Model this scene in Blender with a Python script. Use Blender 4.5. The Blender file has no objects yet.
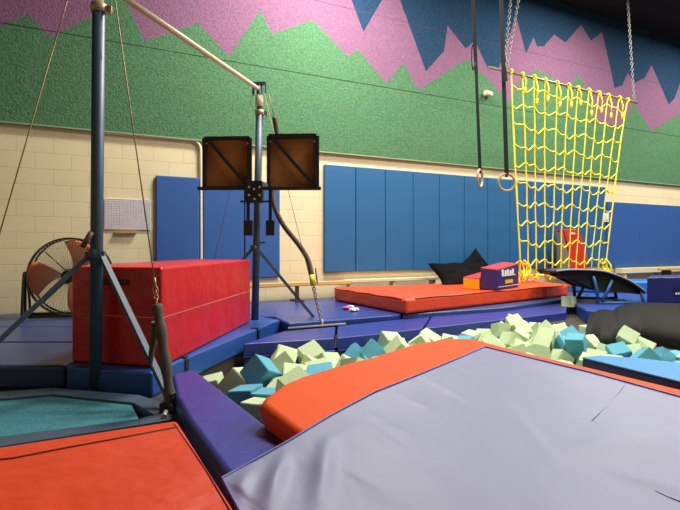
import bpy, bmesh, math, random
from mathutils import Vector, Matrix, noise

# ------------------------------------------------------------------ camera
C = bpy.context.scene.collection
SC = bpy.context.scene
TH = math.radians(26.7)                 # the camera looks this far to the right of square-on to the painted wall
CAM = Vector((0.0, -7.415, 1.0))
FPX, HZ = 500.0, 247.0
RT = Vector((math.cos(TH), -math.sin(TH), 0)); FW = Vector((math.sin(TH), math.cos(TH), 0)); UP = Vector((0, 0, 1))
cd = bpy.data.cameras.new('camera'); cam = bpy.data.objects.new('camera', cd); C.objects.link(cam)
cam.location = CAM; cam.rotation_euler = (math.pi/2, 0, -TH)
cd.sensor_width = 36; cd.lens = 36*FPX/680; cd.shift_y = -8/680; cd.clip_start = 0.05
SC.camera = cam
# ------------------------------------------------------------------ light
SC.view_settings.view_transform = 'Standard'; SC.view_settings.look = 'None'
SC.view_settings.gamma = 1; SC.view_settings.use_curve_mapping = False
SC.view_settings.exposure = 0.15
w = bpy.data.worlds.new('world'); SC.world = w; w.use_nodes = True
w.node_tree.nodes['Background'].inputs[0].default_value = (0.6, 0.68, 0.8, 1)
w.node_tree.nodes['Background'].inputs[1].default_value = 0.25
def area(x, y, z, sx, sy, e, col=(1, .95, .86), rot=(0, 0, 0)):
    l = bpy.data.lights.new('hall_light', 'AREA'); l.shape = 'RECTANGLE'; l.size = sx; l.size_y = sy
    l.energy = e; l.color = col
    o = bpy.data.objects.new('hall_light', l); C.objects.link(o); o.location = (x, y, z); o.rotation_euler = rot
LIGHTS = [(3.2, -1.8, 6.0, 1.6, .8, 390), (8.4, -2.2, 6.0, 1.6, .8, 250), (13.2, -2.4, 6.0, 1.6, .8, 260),
          (4.6, -4.8, 6.0, 1.6, .8, 210), (8.2, -5.6, 6.0, 1.6, .8, 260), (13.0, -6.5, 6.0, 1.6, .8, 200), (6.5, -9.5, 6.0, 1.6, .8, 190)]
for l in LIGHTS: area(*l)

# ------------------------------------------------------------------ helpers
def cw(X, Z, z=0.0):                    # metres right of / ahead of the camera -> world
    p = Vector((CAM.x, CAM.y, 0)) + RT*X + FW*Z
    return Vector((p.x, p.y, z))
def at(px, py, z):                      # point of a photograph pixel lying at height z
    Z = (CAM.z-z)*FPX/(py-HZ)
    return cw((px-340)/FPX*Z, Z, z)
def ad(px, py, Z):                      # pixel at a depth Z
    return cw((px-340)/FPX*Z, Z, CAM.z-(py-HZ)/FPX*Z)
def aw(px, py, off=0.0):                # pixel on the painted wall (off metres in front of it)
    d = FW + RT*((px-340)/FPX) + UP*((HZ-py)/FPX)
    t = (-off-CAM.y)/d.y
    return CAM + d*t
def srgb(c):
    if isinstance(c, str): c = tuple(int(c[i:i+2], 16)/255 for i in (0, 2, 4))
    return tuple((v/12.92 if v <= .04045 else ((v+.055)/1.055)**2.4) for v in c)+(1,)
MATS = {}
def mat(name, col, rough=.5, metal=0, bump=0, bscale=30, var=0, vscale=3, coat=0, spec=.5, stretch=None, bdist=.01, col2=None, detail=4, sheen=0):
    if name in MATS: return MATS[name]
    m = bpy.data.materials.new(name); m.use_nodes = True; nt = m.node_tree; b = nt.nodes['Principled BSDF']
    N = nt.nodes; L = nt.links
    c = srgb(col); b.inputs['Base Color'].default_value = c
    b.inputs['Roughness'].default_value = rough; b.inputs['Metallic'].default_value = metal
    b.inputs['Coat Weight'].default_value = coat; b.inputs['Specular IOR Level'].default_value = spec
    if sheen: b.inputs['Sheen Weight'].default_value = sheen
    tc = N.new('ShaderNodeTexCoord'); mp = N.new('ShaderNodeMapping'); L.new(tc.outputs['Object'], mp.inputs[0])
    if stretch: mp.inputs['Scale'].default_value = stretch
    if var or col2:
        n = N.new('ShaderNodeTexNoise'); n.inputs['Scale'].default_value = vscale; n.inputs['Detail'].default_value = detail
        L.new(tc.outputs['Object'], n.inputs[0])
        r = N.new('ShaderNodeValToRGB'); L.new(n.outputs[0], r.inputs[0])
        r.color_ramp.elements[0].position = .3; r.color_ramp.elements[1].position = .7
        a = srgb(col2) if col2 else tuple(v*(1+var) for v in c[:3])+(1,)
        r.color_ramp.elements[0].color = c if col2 else tuple(v*(1-var) for v in c[:3])+(1,)
        r.color_ramp.elements[1].color = a
        L.new(r.outputs[0], b.inputs['Base Color'])
    if bump:
        n2 = N.new('ShaderNodeTexNoise'); n2.inputs['Scale'].default_value = bscale; n2.inputs['Detail'].default_value = 4
        L.new(mp.outputs[0], n2.inputs[0])
        bp = N.new('ShaderNodeBump'); bp.inputs['Strength'].default_value = bump; bp.inputs['Distance'].default_value = bdist
        L.new(n2.outputs[0], bp.inputs['Height']); L.new(bp.outputs[0], b.inputs['Normal'])
    MATS[name] = m; return m
def vinyl(name, col, rough=.42, bump=.35, bscale=2.2, **k):
    return mat(name, col, rough=rough, bump=bump, bscale=bscale, bdist=.05, **k)

def link(name, me, m=None, parent=None, smooth=False):
    o = bpy.data.objects.new(name, me); C.objects.link(o)
    if m:
        for mm in (m if isinstance(m, (list, tuple)) else [m]): me.materials.append(mm)
    if parent: o.parent = parent
    if smooth:
        for p in me.polygons: p.use_smooth = True
    return o
def tag(o, label, cat, group=None, kind=None):
    if label: o['label'] = label
    if cat: o['category'] = cat
    if group: o['group'] = group
    if kind: o['kind'] = kind
    return o
def root(name, loc, label, cat, group=None):
    o = bpy.data.objects.new(name, None); C.objects.link(o); o.location = loc; o.empty_display_size = .1
    return tag(o, label, cat, group)
def keep(o, parent):                    # parent without moving
    o.parent = parent; o.matrix_parent_inverse = Matrix.Translation(parent.location).inverted(); return o
def struct(o): o['kind'] = 'structure'; return o
class MB:
    def __init__(s): s.bm = bmesh.new()
    def box(s, c, d, rz=0, M=None, mi=0):
        r = bmesh.ops.create_cube(s.bm, size=1)
        X = Matrix.Translation(Vector(c)) @ (M if M else Matrix.Rotation(rz, 4, 'Z')) @ Matrix.Diagonal((*d, 1))
        bmesh.ops.transform(s.bm, matrix=X, verts=r['verts'])
        for f in {f for v in r['verts'] for f in v.link_faces}: f.material_index = mi
        return s
    def bar(s, a, b, wd, ht=None, up=(0, 0, 1)):   # rectangular bar a..b
        a = Vector(a); b = Vector(b); d = b-a; ht = ht or wd
        z = d.normalized(); x = z.cross(Vector(up)); x = x.normalized() if x.length > 1e-4 else Vector((1, 0, 0)); y = z.cross(x)
        M = Matrix((x, y, z)).transposed().to_4x4()
        return s.box((a+b)/2, (wd, ht, d.length), M=M)
    def tube(s, pts, r, n=10, closed=False, cap=True):
        pts = [Vector(p) for p in pts]; rr = r if isinstance(r, (list, tuple)) else [r]*len(pts)
        rings = []; prev = None
        for i, p in enumerate(pts):
            if closed: t = pts[(i+1) % len(pts)]-pts[i-1]
            else: t = pts[min(i+1, len(pts)-1)]-pts[max(i-1, 0)]
            t.normalize()
            if prev is None:
                u = t.cross(Vector((0, 0, 1)));
                if u.length < .1: u = t.cross(Vector((0, 1, 0)))
            else: u = prev-t*prev.dot(t)
            u.normalize(); prev = u; v = t.cross(u)
            rings.append([s.bm.verts.new(p+(u*math.cos(2*math.pi*k/n)+v*math.sin(2*math.pi*k/n))*rr[i]) for k in range(n)])
        R = list(zip(rings, rings[1:]))
        if closed: R.append((rings[-1], rings[0]))
        for A, B in R:
            for k in range(n):
                f = s.bm.faces.new((A[k], A[(k+1) % n], B[(k+1) % n], B[k])); f.smooth = True
        if cap and not closed: s.bm.faces.new(rings[0][::-1]); s.bm.faces.new(rings[-1])
        return s
    def cyl(s, a, b, r, n=16, r2=None): return s.tube([a, b], [r, r2 if r2 else r], n)
    def prism(s, top, bot):
        t = [s.bm.verts.new(p) for p in top]; b = [s.bm.verts.new(p) for p in bot]
        n = len(t); s.bm.faces.new(t); s.bm.faces.new(b[::-1])
        for k in range(n): s.bm.faces.new((t[k], b[k], b[(k+1) % n], t[(k+1) % n]))
        return s
    def build(s, name, m, parent=None, bevel=0, seg=3, smooth=None, world=True, sub=0):
        bmesh.ops.recalc_face_normals(s.bm, faces=s.bm.faces[:])
        me = bpy.data.meshes.new(name); s.bm.to_mesh(me); s.bm.free()
        o = link(name, me, m)
        if bevel:
            bv = o.modifiers.new('bevel', 'BEVEL'); bv.width = bevel; bv.segments = seg; bv.limit_method = 'ANGLE'; bv.angle_limit = .6
            bv.harden_normals = True
            for p in me.polygons: p.use_smooth = True
        if sub:
            sm = o.modifiers.new('sub', 'SUBSURF'); sm.levels = sub; sm.render_levels = sub
        if smooth:
            for p in me.polygons: p.use_smooth = True
        if parent: keep(o, parent)
        return o
def origin(o):                          # move a mesh object's origin to its base centre
    me = o.data; vs = [v.co for v in me.vertices]
    c = Vector((sum(v.x for v in vs)/len(vs), sum(v.y for v in vs)/len(vs), min(v.z for v in vs)))
    me.transform(Matrix.Translation(-c)); o.location = o.location+c; return o
def slab(name, poly, z1, z0, m, label=None, cat=None, bevel=.02, seg=3, parent=None, group=None):
    top = []
    for i, p in enumerate(poly):
        zz = z1[i] if isinstance(z1, (list, tuple)) else z1
        top.append(Vector((p[0], p[1], zz)))
    bot = [Vector((p.x, p.y, z0 if not isinstance(z0, (list, tuple)) else z0[i])) for i, p in enumerate(top)]
    o = MB().prism(top, bot).build(name, m, parent, bevel, seg)
    if label: origin(o); tag(o, label, cat, group)
    return o
def spline(P, n=8, closed=False):       # Catmull-Rom through points
    P = [Vector(p) for p in P]; out = []; N = len(P)
    rng = range(N) if closed else range(N-1)
    for i in rng:
        if closed: a, b, c, d = P[i-1], P[i], P[(i+1) % N], P[(i+2) % N]
        else: a, b, c, d = P[max(i-1, 0)], P[i], P[i+1], P[min(i+2, N-1)]
        for k in range(n):
            t = k/n
            out.append(.5*((2*b)+(c-a)*t+(2*a-5*b+4*c-d)*t*t+(3*b-a-3*c+d)*t**3))
    if not closed: out.append(P[-1])
    return out

# ------------------------------------------------------------------ the room
ZB = 1+1.54; ZC = 1+5.17                # bottom of the painted panels, ceiling height
XL, XR, YF = -5.5, 22.0, -15.0
def cream_block():
    m = bpy.data.materials.new('painted_block'); m.use_nodes = True; nt = m.node_tree; N = nt.nodes; L = nt.links; b = N['Principled BSDF']
    tc = N.new('ShaderNodeTexCoord'); sp = N.new('ShaderNodeSeparateXYZ'); cb = N.new('ShaderNodeCombineXYZ'); L.new(tc.outputs['Object'], sp.inputs[0])
    ad1 = N.new('ShaderNodeMath'); ad1.operation = 'ADD'; L.new(sp.outputs[0], ad1.inputs[0]); L.new(sp.outputs[1], ad1.inputs[1])
    az = N.new('ShaderNodeMath'); az.operation = 'ADD'; az.inputs[1].default_value = .035; L.new(sp.outputs[2], az.inputs[0])
    L.new(ad1.outputs[0], cb.inputs[0]); L.new(az.outputs[0], cb.inputs[1])
    br = N.new('ShaderNodeTexBrick'); L.new(cb.outputs[0], br.inputs[0])
    br.inputs['Scale'].default_value = 1; br.inputs['Brick Width'].default_value = .4064; br.inputs['Row Height'].default_value = .2032
    br.inputs['Mortar Size'].default_value = .004; br.inputs['Mortar Smooth'].default_value = .3
    br.inputs['Color1'].default_value = srgb('e6d8b0'); br.inputs['Color2'].default_value = srgb('e3d5ac'); br.inputs['Mortar'].default_value = srgb('cfbf95')
    L.new(br.outputs[0], b.inputs['Base Color']); b.inputs['Roughness'].default_value = .55
    n = N.new('ShaderNodeTexNoise'); n.inputs['Scale'].default_value = 60; L.new(tc.outputs['Object'], n.inputs[0])
    mu = N.new('ShaderNodeMath'); mu.operation = 'MULTIPLY'; mu.inputs[1].default_value = -1.2; L.new(br.outputs['Fac'], mu.inputs[0])
    ad2 = N.new('ShaderNodeMath'); ad2.operation = 'MULTIPLY_ADD'; ad2.inputs[1].default_value = .25; L.new(n.outputs[0], ad2.inputs[0]); L.new(mu.outputs[0], ad2.inputs[2])
    bp = N.new('ShaderNodeBump'); bp.inputs['Distance'].default_value = .006; bp.inputs['Strength'].default_value = .5
    L.new(ad2.outputs[0], bp.inputs['Height']); L.new(bp.outputs[0], b.inputs['Normal'])
    return m
BLOCK = cream_block()
def speck(name, a, bcol):
    m = mat(name, a, rough=.95, bump=.9, bscale=45, bdist=.012, col2=bcol, vscale=38, detail=6, spec=.1); return m
GREEN = speck('tectum_green', '446b4e', '5f8964'); PINK = speck('tectum_pink', '795570', '8e6884'); BLUE = speck('tectum_blue', '203a55', '2f4c68')
DARK = mat('dark_ceiling', '14100e', rough=.9)

PIT = [(-.95, 4.80), (-.05, 4.98), (.88, 5.58), (2.0, 6.28), (2.72, 6.80), (2.86, 5.75), (3.3, 4.4), (2.9, 3.3), (1.8, 2.15), (1.35, 2.15), (.85, 2.6), (.2, 2.42), (-.22, 2.14), (-1.0, 3.45), (-1.14, 3.95)]
def PZ(X): return -.335+.065*X           # the heap lies a little higher on the right
def floor():
    bm = bmesh.new()
    outer = [(XL, YF), (XR, YF), (XR, 0), (XL, 0)]
    vo = [bm.verts.new((x, y, 0)) for x, y in outer]; vi = [bm.verts.new(cw(X, Z, 0)) for X, Z in PIT]
    eds = [bm.edges.new((vo[i], vo[(i+1) % 4])) for i in range(4)]+[bm.edges.new((vi[i], vi[(i+1) % len(vi)])) for i in range(len(vi))]
    bmesh.ops.triangle_fill(bm, use_beauty=True, use_dissolve=False, edges=eds)
    # remove any triangle inside the pit
    vb = [bm.verts.new(cw(X, Z, PZ(X))) for X, Z in PIT]; n = len(vb)
    for i in range(n): bm.faces.new((vi[i], vi[(i+1) % n], vb[(i+1) % n], vb[i]))
    bm.faces.new(vb)
    me = bpy.data.meshes.new('floor'); bm.to_mesh(me); bm.free()
    return struct(link('floor', me, mat('concrete_floor', '38302c', rough=.8, bump=.2, bscale=20)))
floor()
struct(MB().box(((XL+XR)/2, .1, (ZC)/2), (XR-XL, .2, ZC)).build('wall_back', BLOCK))
struct(MB().box((XL-.1, YF/2, ZC/2), (.2, -YF, ZC)).build('wall_left', BLOCK))
struct(MB().box((XR+.1, YF/2, ZC/2), (.2, -YF, ZC)).build('wall_right', BLOCK))
struct(MB().box(((XL+XR)/2, YF-.1, ZC/2), (XR-XL, .2, ZC)).build('wall_front', BLOCK))
struct(MB().box(((XL+XR)/2, YF/2, ZC+.1), (XR-XL+.4, -YF+.4, .2)).build('ceiling', DARK))

# painted acoustic panels with the jagged mountain mural
GP = [(0, 27), (28, 14), (50, 37.7), (92, 16.6), (106, -9), (117, -13), (125, 0), (145, 40.5), (170, 33), (198, 23), (229, 56.6), (260, 10), (272, 33.6), (313, 20),
      (340, 48.5), (347.6, 56.6), (358, 49), (386.4, 84), (403, 62.5), (418.5, 90.5), (449, 70), (467.5, 58.7), (483, 74), (509, 103), (524, 75), (538, 70), (571, 88),
      (577, 72.7), (587, 90), (597, 121), (621, 127.5), (633.7, 103), (651.5, 131), (680, 113)]
BP = [(-30, -20), (351.5, 0), (363.5, 32), (382, 0), (391, -14), (400, 0), (426, 71.4), (444, 51), (447.6, 25.5), (465.5, 48.5), (475, 41), (487, 67), (499, 68), (516, 15.5), (526, 53.8), (533.6, 37.2), (537, 46.4),
      (544, 46.4), (554, 34.4), (565.6, 42.6), (581, 24.7), (591, 40.8), (602, 32), (606, 48.5), (614.5, 88), (622, 85.4), (627.8, 72.7), (635, 83), (644.6, 77.8), (651.7, 65), (668.6, 104.5), (680, 93)]
def wl(P): return [(aw(x, y, .06).x, aw(x, y, .06).z) for x, y in P]
G = [(XL, 4.2), (-4.2, 3.5), (-3.0, 4.4), (-2.2, 3.8)]+wl(GP)+[(13.4, 4.4), (14.2, 3.7), (15.2, 4.6), (16, 3.9), (17.5, 4.4), (19, 3.6), (XR, 4.3)]
B = [(XL, 5.6), (-4, 5.0), (-3, 5.8), (-2, 5.1), (-1, 5.9), (.2, 5.6), (1, 5.95), (2.3, 5.75), (3.2, 5.95)]+wl(BP[1:])+[(13.0, 4.9), (13.8, 5.6), (14.6, 4.7), (16, 5.5), (18, 4.8), (20, 5.6), (XR, 5.0)]
def ev(P, x):
    for (a, b), (c, d) in zip(P, P[1:]):
        if a <= x <= c: return b+(d-b)*(x-a)/max(c-a, 1e-6)
    return P[-1][1]
xs = sorted({round(p[0], 4) for p in G+B}); xs = [x for i, x in enumerate(xs) if i == 0 or x-xs[i-1] > .002]
bm = bmesh.new(); cols = []
for x in xs:
    g = ev(G, x); b_ = min(max(ev(B, x), g+.02), ZC-.02)
    cols.append([bm.verts.new((x, -.06, z)) for z in (ZB, g, b_, ZC)])
for a, b in zip(cols, cols[1:]):
    for k in range(3):
        f = bm.faces.new((a[k], b[k], b[k+1], a[k+1])); f.material_index = k
vb = [bm.verts.new((XL, 0, ZB)), bm.verts.new((XR, 0, ZB))]
bm.faces.new([vb[0]]+[vb[1]]+[c[0] for c in cols][::-1])
bmesh.ops.recalc_face_normals(bm, faces=bm.faces[:])
me = bpy.data.meshes.new('trim_1'); bm.to_mesh(me); bm.free()
mural = struct(link('trim_1', me, [GREEN, PINK, BLUE]))
# thin metal edge under the panels and joints between the boards
struct(MB().box(((XL+XR)/2, -.062, ZB), (XR-XL, .008, .018)).build('trim_2', mat('edge_strip', '8ea57f', rough=.4)))
mb = MB()
mb.box(((XL+XR)/2, -.061, 1+2.755), (XR-XL, .003, .009))
struct(mb.build('trim_3', mat('joint_dark', '16301c', rough=.9)))
struct(MB().box(((XL+XR)/2, -.061, 1+3.965), (XR-XL, .003, .006)).build('trim_4', mat('joint_plum', '5d3a58', rough=.9)))
# ------------------------------------------------------------------ materials of the things
ROYAL = vinyl('royal_vinyl', '25478f', rough=.45)
TEALBLUE = vinyl('teal_blue_vinyl', '1f5f92', rough=.5, bump=.12)
WALLBLUE = vinyl('wall_royal_vinyl', '2a5799', rough=.5, bump=.12)
MATBLUE = vinyl('mat_blue_vinyl', '2c4aa0', rough=.36, bscale=2.5, bump=.3)
MATGREY = vinyl('worn_blue_vinyl', '334472', rough=.38, bscale=2, bump=.2)
PURPLE = vinyl('purple_blue_vinyl', '323b92', rough=.38, bscale=3, bump=.4)
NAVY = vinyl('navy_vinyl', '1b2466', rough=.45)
RED = vinyl('red_vinyl', 'c6181c', rough=.36, bscale=3, bump=.7)
ORANGERED = vinyl('orange_red_vinyl', 'e84a1e', rough=.42, bscale=3, bump=.8)
ORANGE = vinyl('orange_vinyl', 'e2510a', rough=.65, spec=.25, bscale=2.5, bump=.15)
LAV = mat('lavender_nylon', '8388a8', rough=.5, bump=.5, bscale=2.2, bdist=.03, stretch=(1, .35, 1), col2='7c80a2', vscale=1.5)
SKY = vinyl('light_blue_vinyl', '2f86c8', rough=.5, bscale=6, bump=.15)
STEEL = mat('blue_grey_steel', '3c5266', rough=.5, metal=.0, bump=.05, bscale=60)
CHROME = mat('galvanised', 'b9b4a8', rough=.35, metal=.2)
CHAINM = mat('chain_steel', '8f8c86', rough=.45, metal=.4)
BLACK = mat('black_paint', '141212', rough=.5)
FOAMPAD = mat('grey_foam_sleeve', '4f4d42', rough=.8, bump=.6, bscale=25, bdist=.01)
CREAMP = mat('cream_paint', 'e8dfc6', rough=.5)
STITCH = mat('dark_stitch', '2a0f12', rough=.7)
WHITE = mat('white_plastic', 'e6e4de', rough=.5)
SUEDE = mat('tan_suede', 'cfa86a', rough=.9, bump=.2, bscale=80)
LCREAM = mat('cream_beam', 'd8cfa6', rough=.7)
YELLOW = mat('yellow_rope', 'f2dc22', rough=.6, bump=.5, bscale=120, bdist=.004)
CHARCOAL = mat('charcoal_fabric', '08080a', rough=.9, spec=.15, bump=.5, bscale=8, bdist=.02)

# ------------------------------------------------------------------ wall pads
def wall_pad(x0, x1, z0, z1, m, label, group):
    o = MB().box(((x0+x1)/2, -.0305, (z0+z1)/2), (x1-x0, .055, z1-z0)).build('wall_pad', m, bevel=.016, seg=3)
    for v in o.data.vertices: v.co -= Vector(((x0+x1)/2, -.0305, z0))
    o.location = ((x0+x1)/2, -.0305, z0)
    return tag(o, label, 'wall pad', group)
def wx(px): return aw(px, 250, .055).x
a0, a1 = wx(156), wx(199.5); b0, b1 = wx(203), wx(280)
bm_ = wx(244.5)
wall_pad(a0, a1, .53, 2.0, WALLBLUE, 'royal blue wall pad left of the cream pipe, nearest the paper chart', None)
wall_pad(b0, bm_-.005, .53, 2.0, WALLBLUE, 'royal blue wall pad just right of the cream pipe, behind the left spotting board', None)
wall_pad(bm_+.005, b1, .53, 2.0, WALLBLUE, 'royal blue wall pad behind the far upright, ending at the bare block gap', None)
m0, m1 = wx(323.5), wx(607); pw = (wx(413.3)-wx(355.8))/2; x = wx(355.8)-pw; i = 0
ORD = ['leftmost of the tall teal blue wall pads, beside the bare block strip', 'second tall teal blue wall pad from the left of the long row',
       'third tall teal blue wall pad from the left of the long row', 'fourth tall teal blue wall pad, above the tan beam end and black cushions',
       'fifth tall teal blue wall pad, above the black cushions', 'tall teal blue wall pad just left of the left gymnastics ring',
       'tall teal blue wall pad behind the left gymnastics ring', 'tall teal blue wall pad behind the right gymnastics ring',
       'tall teal blue wall pad behind the left edge of the yellow net', 'tall teal blue wall pad behind the left middle of the yellow net',
       'tall teal blue wall pad behind the middle of the yellow net', 'tall teal blue wall pad behind the red board and yellow net',
       'tall teal blue wall pad behind the right part of the yellow net, near the row end', 'rightmost tall teal blue wall pad, at the right edge of the yellow net', 'narrow last teal blue wall pad at the end of the tall row']
while x < m1-.1:
    x2 = min(x+pw, m1)
    wall_pad(x+.004, x2-.004, .585, 2.345, TEALBLUE, ORD[i], 'tall teal blue pads in the long row'); x += pw; i += 1
x = m1+.02; k = 0
RL = ['shorter royal blue wall pad directly right of the tall teal row, with the thermostat plate', 'shorter royal blue wall pad, second after the tall teal row', 'shorter royal blue wall pad, third after the tall teal row, above the navy block']
while x < 13.4:
    lb = RL[k] if k < 3 else 'shorter royal blue wall pad at the right edge of the photo'
    wall_pad(x, x+1.17, .54, 2.025, WALLBLUE, lb, 'shorter royal blue pads on the right'); x += 1.18; k += 1

# conduit, chart, plates, camera
pts = [aw(170, 138.5, .03), aw(190, 139.5, .03), aw(196, 141.5, .03), aw(199.5, 146, .03), aw(200.7, 155, .03), aw(201, 200, .03), aw(201.5, 290, .03)]
yv = -.03; pts = [Vector((p.x, -.08 if p.z > 0 and 0 else -.035, p.z)) for p in pts]
pts[0].x -= 1.0; pts[-1].z = .2
o = MB().tube(spline(pts, 6), .02, 10).build('wall_conduit', CREAMP); tag(o, 'thin cream pipe bending down the block wall between royal blue pads', 'pipe')
c = aw(128, 214.5, .02)
r = root('paper_chart', (c.x, -.012, c.z-.22), 'white gridded paper chart on the block wall left of the blue pads', 'chart')
keep(MB().box((c.x, -.012, c.z), (aw(151, 214, .02).x-aw(104.5, 214, .02).x, .016, .42)).build('board', mat('chart_paper', 'e2dddb', rough=.6, col2='cfc8cf', vscale=34, detail=2), bevel=.003), r)
CW_ = aw(150, 214, .02).x-aw(106, 214, .02).x
mb = MB()
for i in range(17): mb.box((c.x-CW_/2+CW_*i/16, -.0215, c.z), (.003, .002, .40))
for j in range(14): mb.box((c.x, -.0215, c.z-.2+.4*j/13), (CW_, .002, .003))
keep(mb.build('grid_lines', mat('chart_lines', 'b4adb6', rough=.7)), r)
tr = aw(126, 232.5, .03)
tag(MB().box((tr.x, -.03, tr.z), (aw(137, 232, .03).x-aw(115, 232, .03).x, .05, .022)).build('marker_tray', mat('tray_brown', 'ab8e62', rough=.6)), 'small tan tray below the paper chart', 'tray')
p = aw(606, 217.5, .06)
r = root('wall_thermostat', (p.x, -.06, p.z-.1), 'small cream square thermostat plate on the blue pad right of the net', 'thermostat')
keep(MB().box((p.x, -.066, p.z), (.17, .016, .2)).build('plate', CREAMP, bevel=.004), r)
keep(MB().box((p.x, -.08, p.z), (.09, .014, .11)).build('cover', WHITE, bevel=.004), r)
p = aw(487, 94, .1)
r = root('wall_sensor', (p.x, -.06, p.z), 'small white sensor on the green wall between the ring straps', 'sensor')
keep(MB().cyl((p.x-.02, -.062, p.z), (p.x-.02, -.1, p.z), .045).build('mount', WHITE), r)
keep(MB().cyl((p.x-.09, -.15, p.z+.005), (p.x+.08, -.12, p.z-.005), .05, r2=.055).build('housing', CREAMP, bevel=.01), r)
for px, n in ((546, 'left'), (558.5, 'right')):
    p = aw(px, 269, .02); q = (p.x, -.02, .60 if 0 else .50)
    r = root('wall_outlet', (q[0], -.001, q[2]-.06), 'small white outlet box under the teal wall pads, %s one behind the net' % n, 'outlet')
    keep(MB().box((q[0], -.02, q[2]), (.09, .036, .14)).build('box', WHITE, bevel=.005), r)
    keep(MB().box((q[0], -.041, q[2]), (.05, .006, .09)).build('socket', CREAMP, bevel=.003), r)

# ------------------------------------------------------------------ floor mats round the pit
MZ = .17
m = slab('floor_mat', [cw(-4.7, 3.5), at(65, 365.5, .17), cw(-2.06, 4.37), cw(-5.1, 4.37)], MZ, .0, MATBLUE, 'worn blue floor mat at far left, its front edge by the teal platform', 'floor mat', bevel=.03)
def wz(X, g=.03): return (CAM.y*-1 - g + X*math.sin(TH))/math.cos(TH)   # depth of the wall at camera-right X
m.data.materials.clear(); m.data.materials.append(MATGREY)
slab('floor_mat', [cw(*p) for p in [(-5.1, 4.4), (-1.98, 4.4), (-1.93, 5.2), (-5.5, 5.2)]], MZ, .0, MATGREY, 'worn blue floor mat between the red box and the left edge, behind the front one', 'floor mat', bevel=.012)
slab('floor_mat', [cw(*p) for p in [(-4.3, 5.23), (-1.92, 5.23), (-1.6, 5.97), (-1.53, 6.03), (-1.5, wz(-1.5)), (-4.3, wz(-4.3))]], MZ, .0, MATGREY, 'worn blue floor mat along the block wall under the fan', 'floor mat', bevel=.02)
slab('folded_mat', [at(65.8, 366.3, MZ), at(152, 372.5, MZ), at(189, 356.5, MZ), at(280, 319.5, MZ), at(247, 314, MZ), cw(-1.6, 5.95)], MZ, .0, vinyl('folded_blue', '24509c', rough=.38, bscale=3), None, None, bevel=.018)
fm = bpy.data.objects['folded_mat']; origin(fm)
rt = root('folding_mat', fm.location.copy(), 'medium blue folding mat under the red block, with black straps on its side', 'folding mat')
keep(fm, rt); fm.name = 'panel'
for px, py in ((186, 357.7), (258, 328.6)):
    a = at(px, py, MZ); e = (at(280, 319.5, MZ)-at(189, 356.5, MZ)).normalized(); nn = Vector((e.y, -e.x, 0))
    mb = MB(); M = Matrix((e, nn, Vector((0, 0, 1)))).transposed().to_4x4()
    mb.box(a+nn*.006+Vector((0, 0, -.07)), (.045, .008, .11), M=M)
    mb.box(a-nn*.03+Vector((0, 0, .004)), (.045, .08, .008), M=M)
    keep(mb.build('strap', BLACK), rt)
T1 = [cw(-1.47, 6.02), cw(-.80, 6.0), at(288, 323, MZ), at(335, 319.5, MZ), at(400, 314.5, MZ), cw(1.9, wz(1.9)), cw(-1.45, wz(-1.45))]
r1 = slab('floor_mat', T1, MZ, .0, vinyl('mid_blue', '283f88', rough=.34, bscale=2), 'blue floor mat behind the far upright, running to the block wall', 'floor mat', bevel=.02)
T2 = [at(401.5, 314.3, MZ), at(503.5, 307.2, MZ), at(568, 298.5, MZ), cw(4.3, 8.7), cw(4.3, wz(4.3)), cw(1.93, wz(1.93))]
slab('floor_mat', T2, MZ, .0, MATGREY, 'blue floor mat under the orange-red landing mat', 'floor mat', bevel=.02)
T3 = [at(586, 310, MZ), cw(3.75, 6.0), cw(9, 8.2), cw(9.5, wz(9.5)), cw(4.33, wz(4.33)), cw(4.33, 8.68), at(569.5, 298.8, MZ)]
slab('floor_mat', T3, MZ, .0, vinyl('deep_blue', '22408c', rough=.4, bscale=2), 'deep blue floor mat under the mini trampoline at right', 'floor mat', bevel=.02)
# padded pit border: three pads along the far side, top face sloping a little
def border(pf, pb, label):
    # pf: front edge pixels, pb: back edge pixels
    f = [at(x, y, .10) for x, y in pf]; b = [at(x, y, .115) for x, y in pb]
    rr = root('pit_edge_pad', f[0].copy(), label, 'edge pad', None); rr.location.z = -.249
    top = f+b[::-1]
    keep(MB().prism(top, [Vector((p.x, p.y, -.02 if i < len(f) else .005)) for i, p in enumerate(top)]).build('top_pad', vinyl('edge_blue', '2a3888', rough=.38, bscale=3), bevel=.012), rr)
    n = (f[-1]-f[0]).normalized(); nn = Vector((n.y, -n.x, 0))*.03
    fr = [p+nn*.6 for p in f]; bk = [p-nn*1.2 for p in f]
    poly = fr+bk[::-1]
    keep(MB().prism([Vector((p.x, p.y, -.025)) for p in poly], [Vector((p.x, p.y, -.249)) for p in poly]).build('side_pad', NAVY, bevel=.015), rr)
    mb = MB(); mb.tube([Vector((p.x, p.y, -.02))+nn*.75 for p in f], .008, 8)
    keep(mb.build('piping', vinyl('piping_blue', '4a55b0', rough=.4)), rr)
    return rr
border([(243, 344), (334, 338.3)], [(284, 331), (335.5, 326.5)], 'purple-blue edge pad of the pit nearest the red block')
border([(337, 338), (380, 333.5), (422, 328.5)], [(337.5, 325.8), (401, 319.2), (430, 316.2)], 'purple-blue edge pad of the pit below the landing mat corner')
border([(424.5, 328.2), (503, 319.5), (566, 312.6)], [(432, 316), (503, 309.5), (568, 301.5)], 'long purple-blue edge pad of the pit below the front of the landing mat')

# purple-blue pad along the left side of the pit
pp = [at(176, 395, .17), at(172, 374, .17), at(192, 369, .17), at(203, 375, .17), at(287, 440, .17), at(330, 478, .17), at(262, 505, .17), at(222.5, 466, .17), at(188, 418, .17)]
s = slab('side_edge_pad', pp, .17, .0, PURPLE, 'purple-blue side pad between the foam pit and the front red mat', 'edge pad', bevel=.025)
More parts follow.
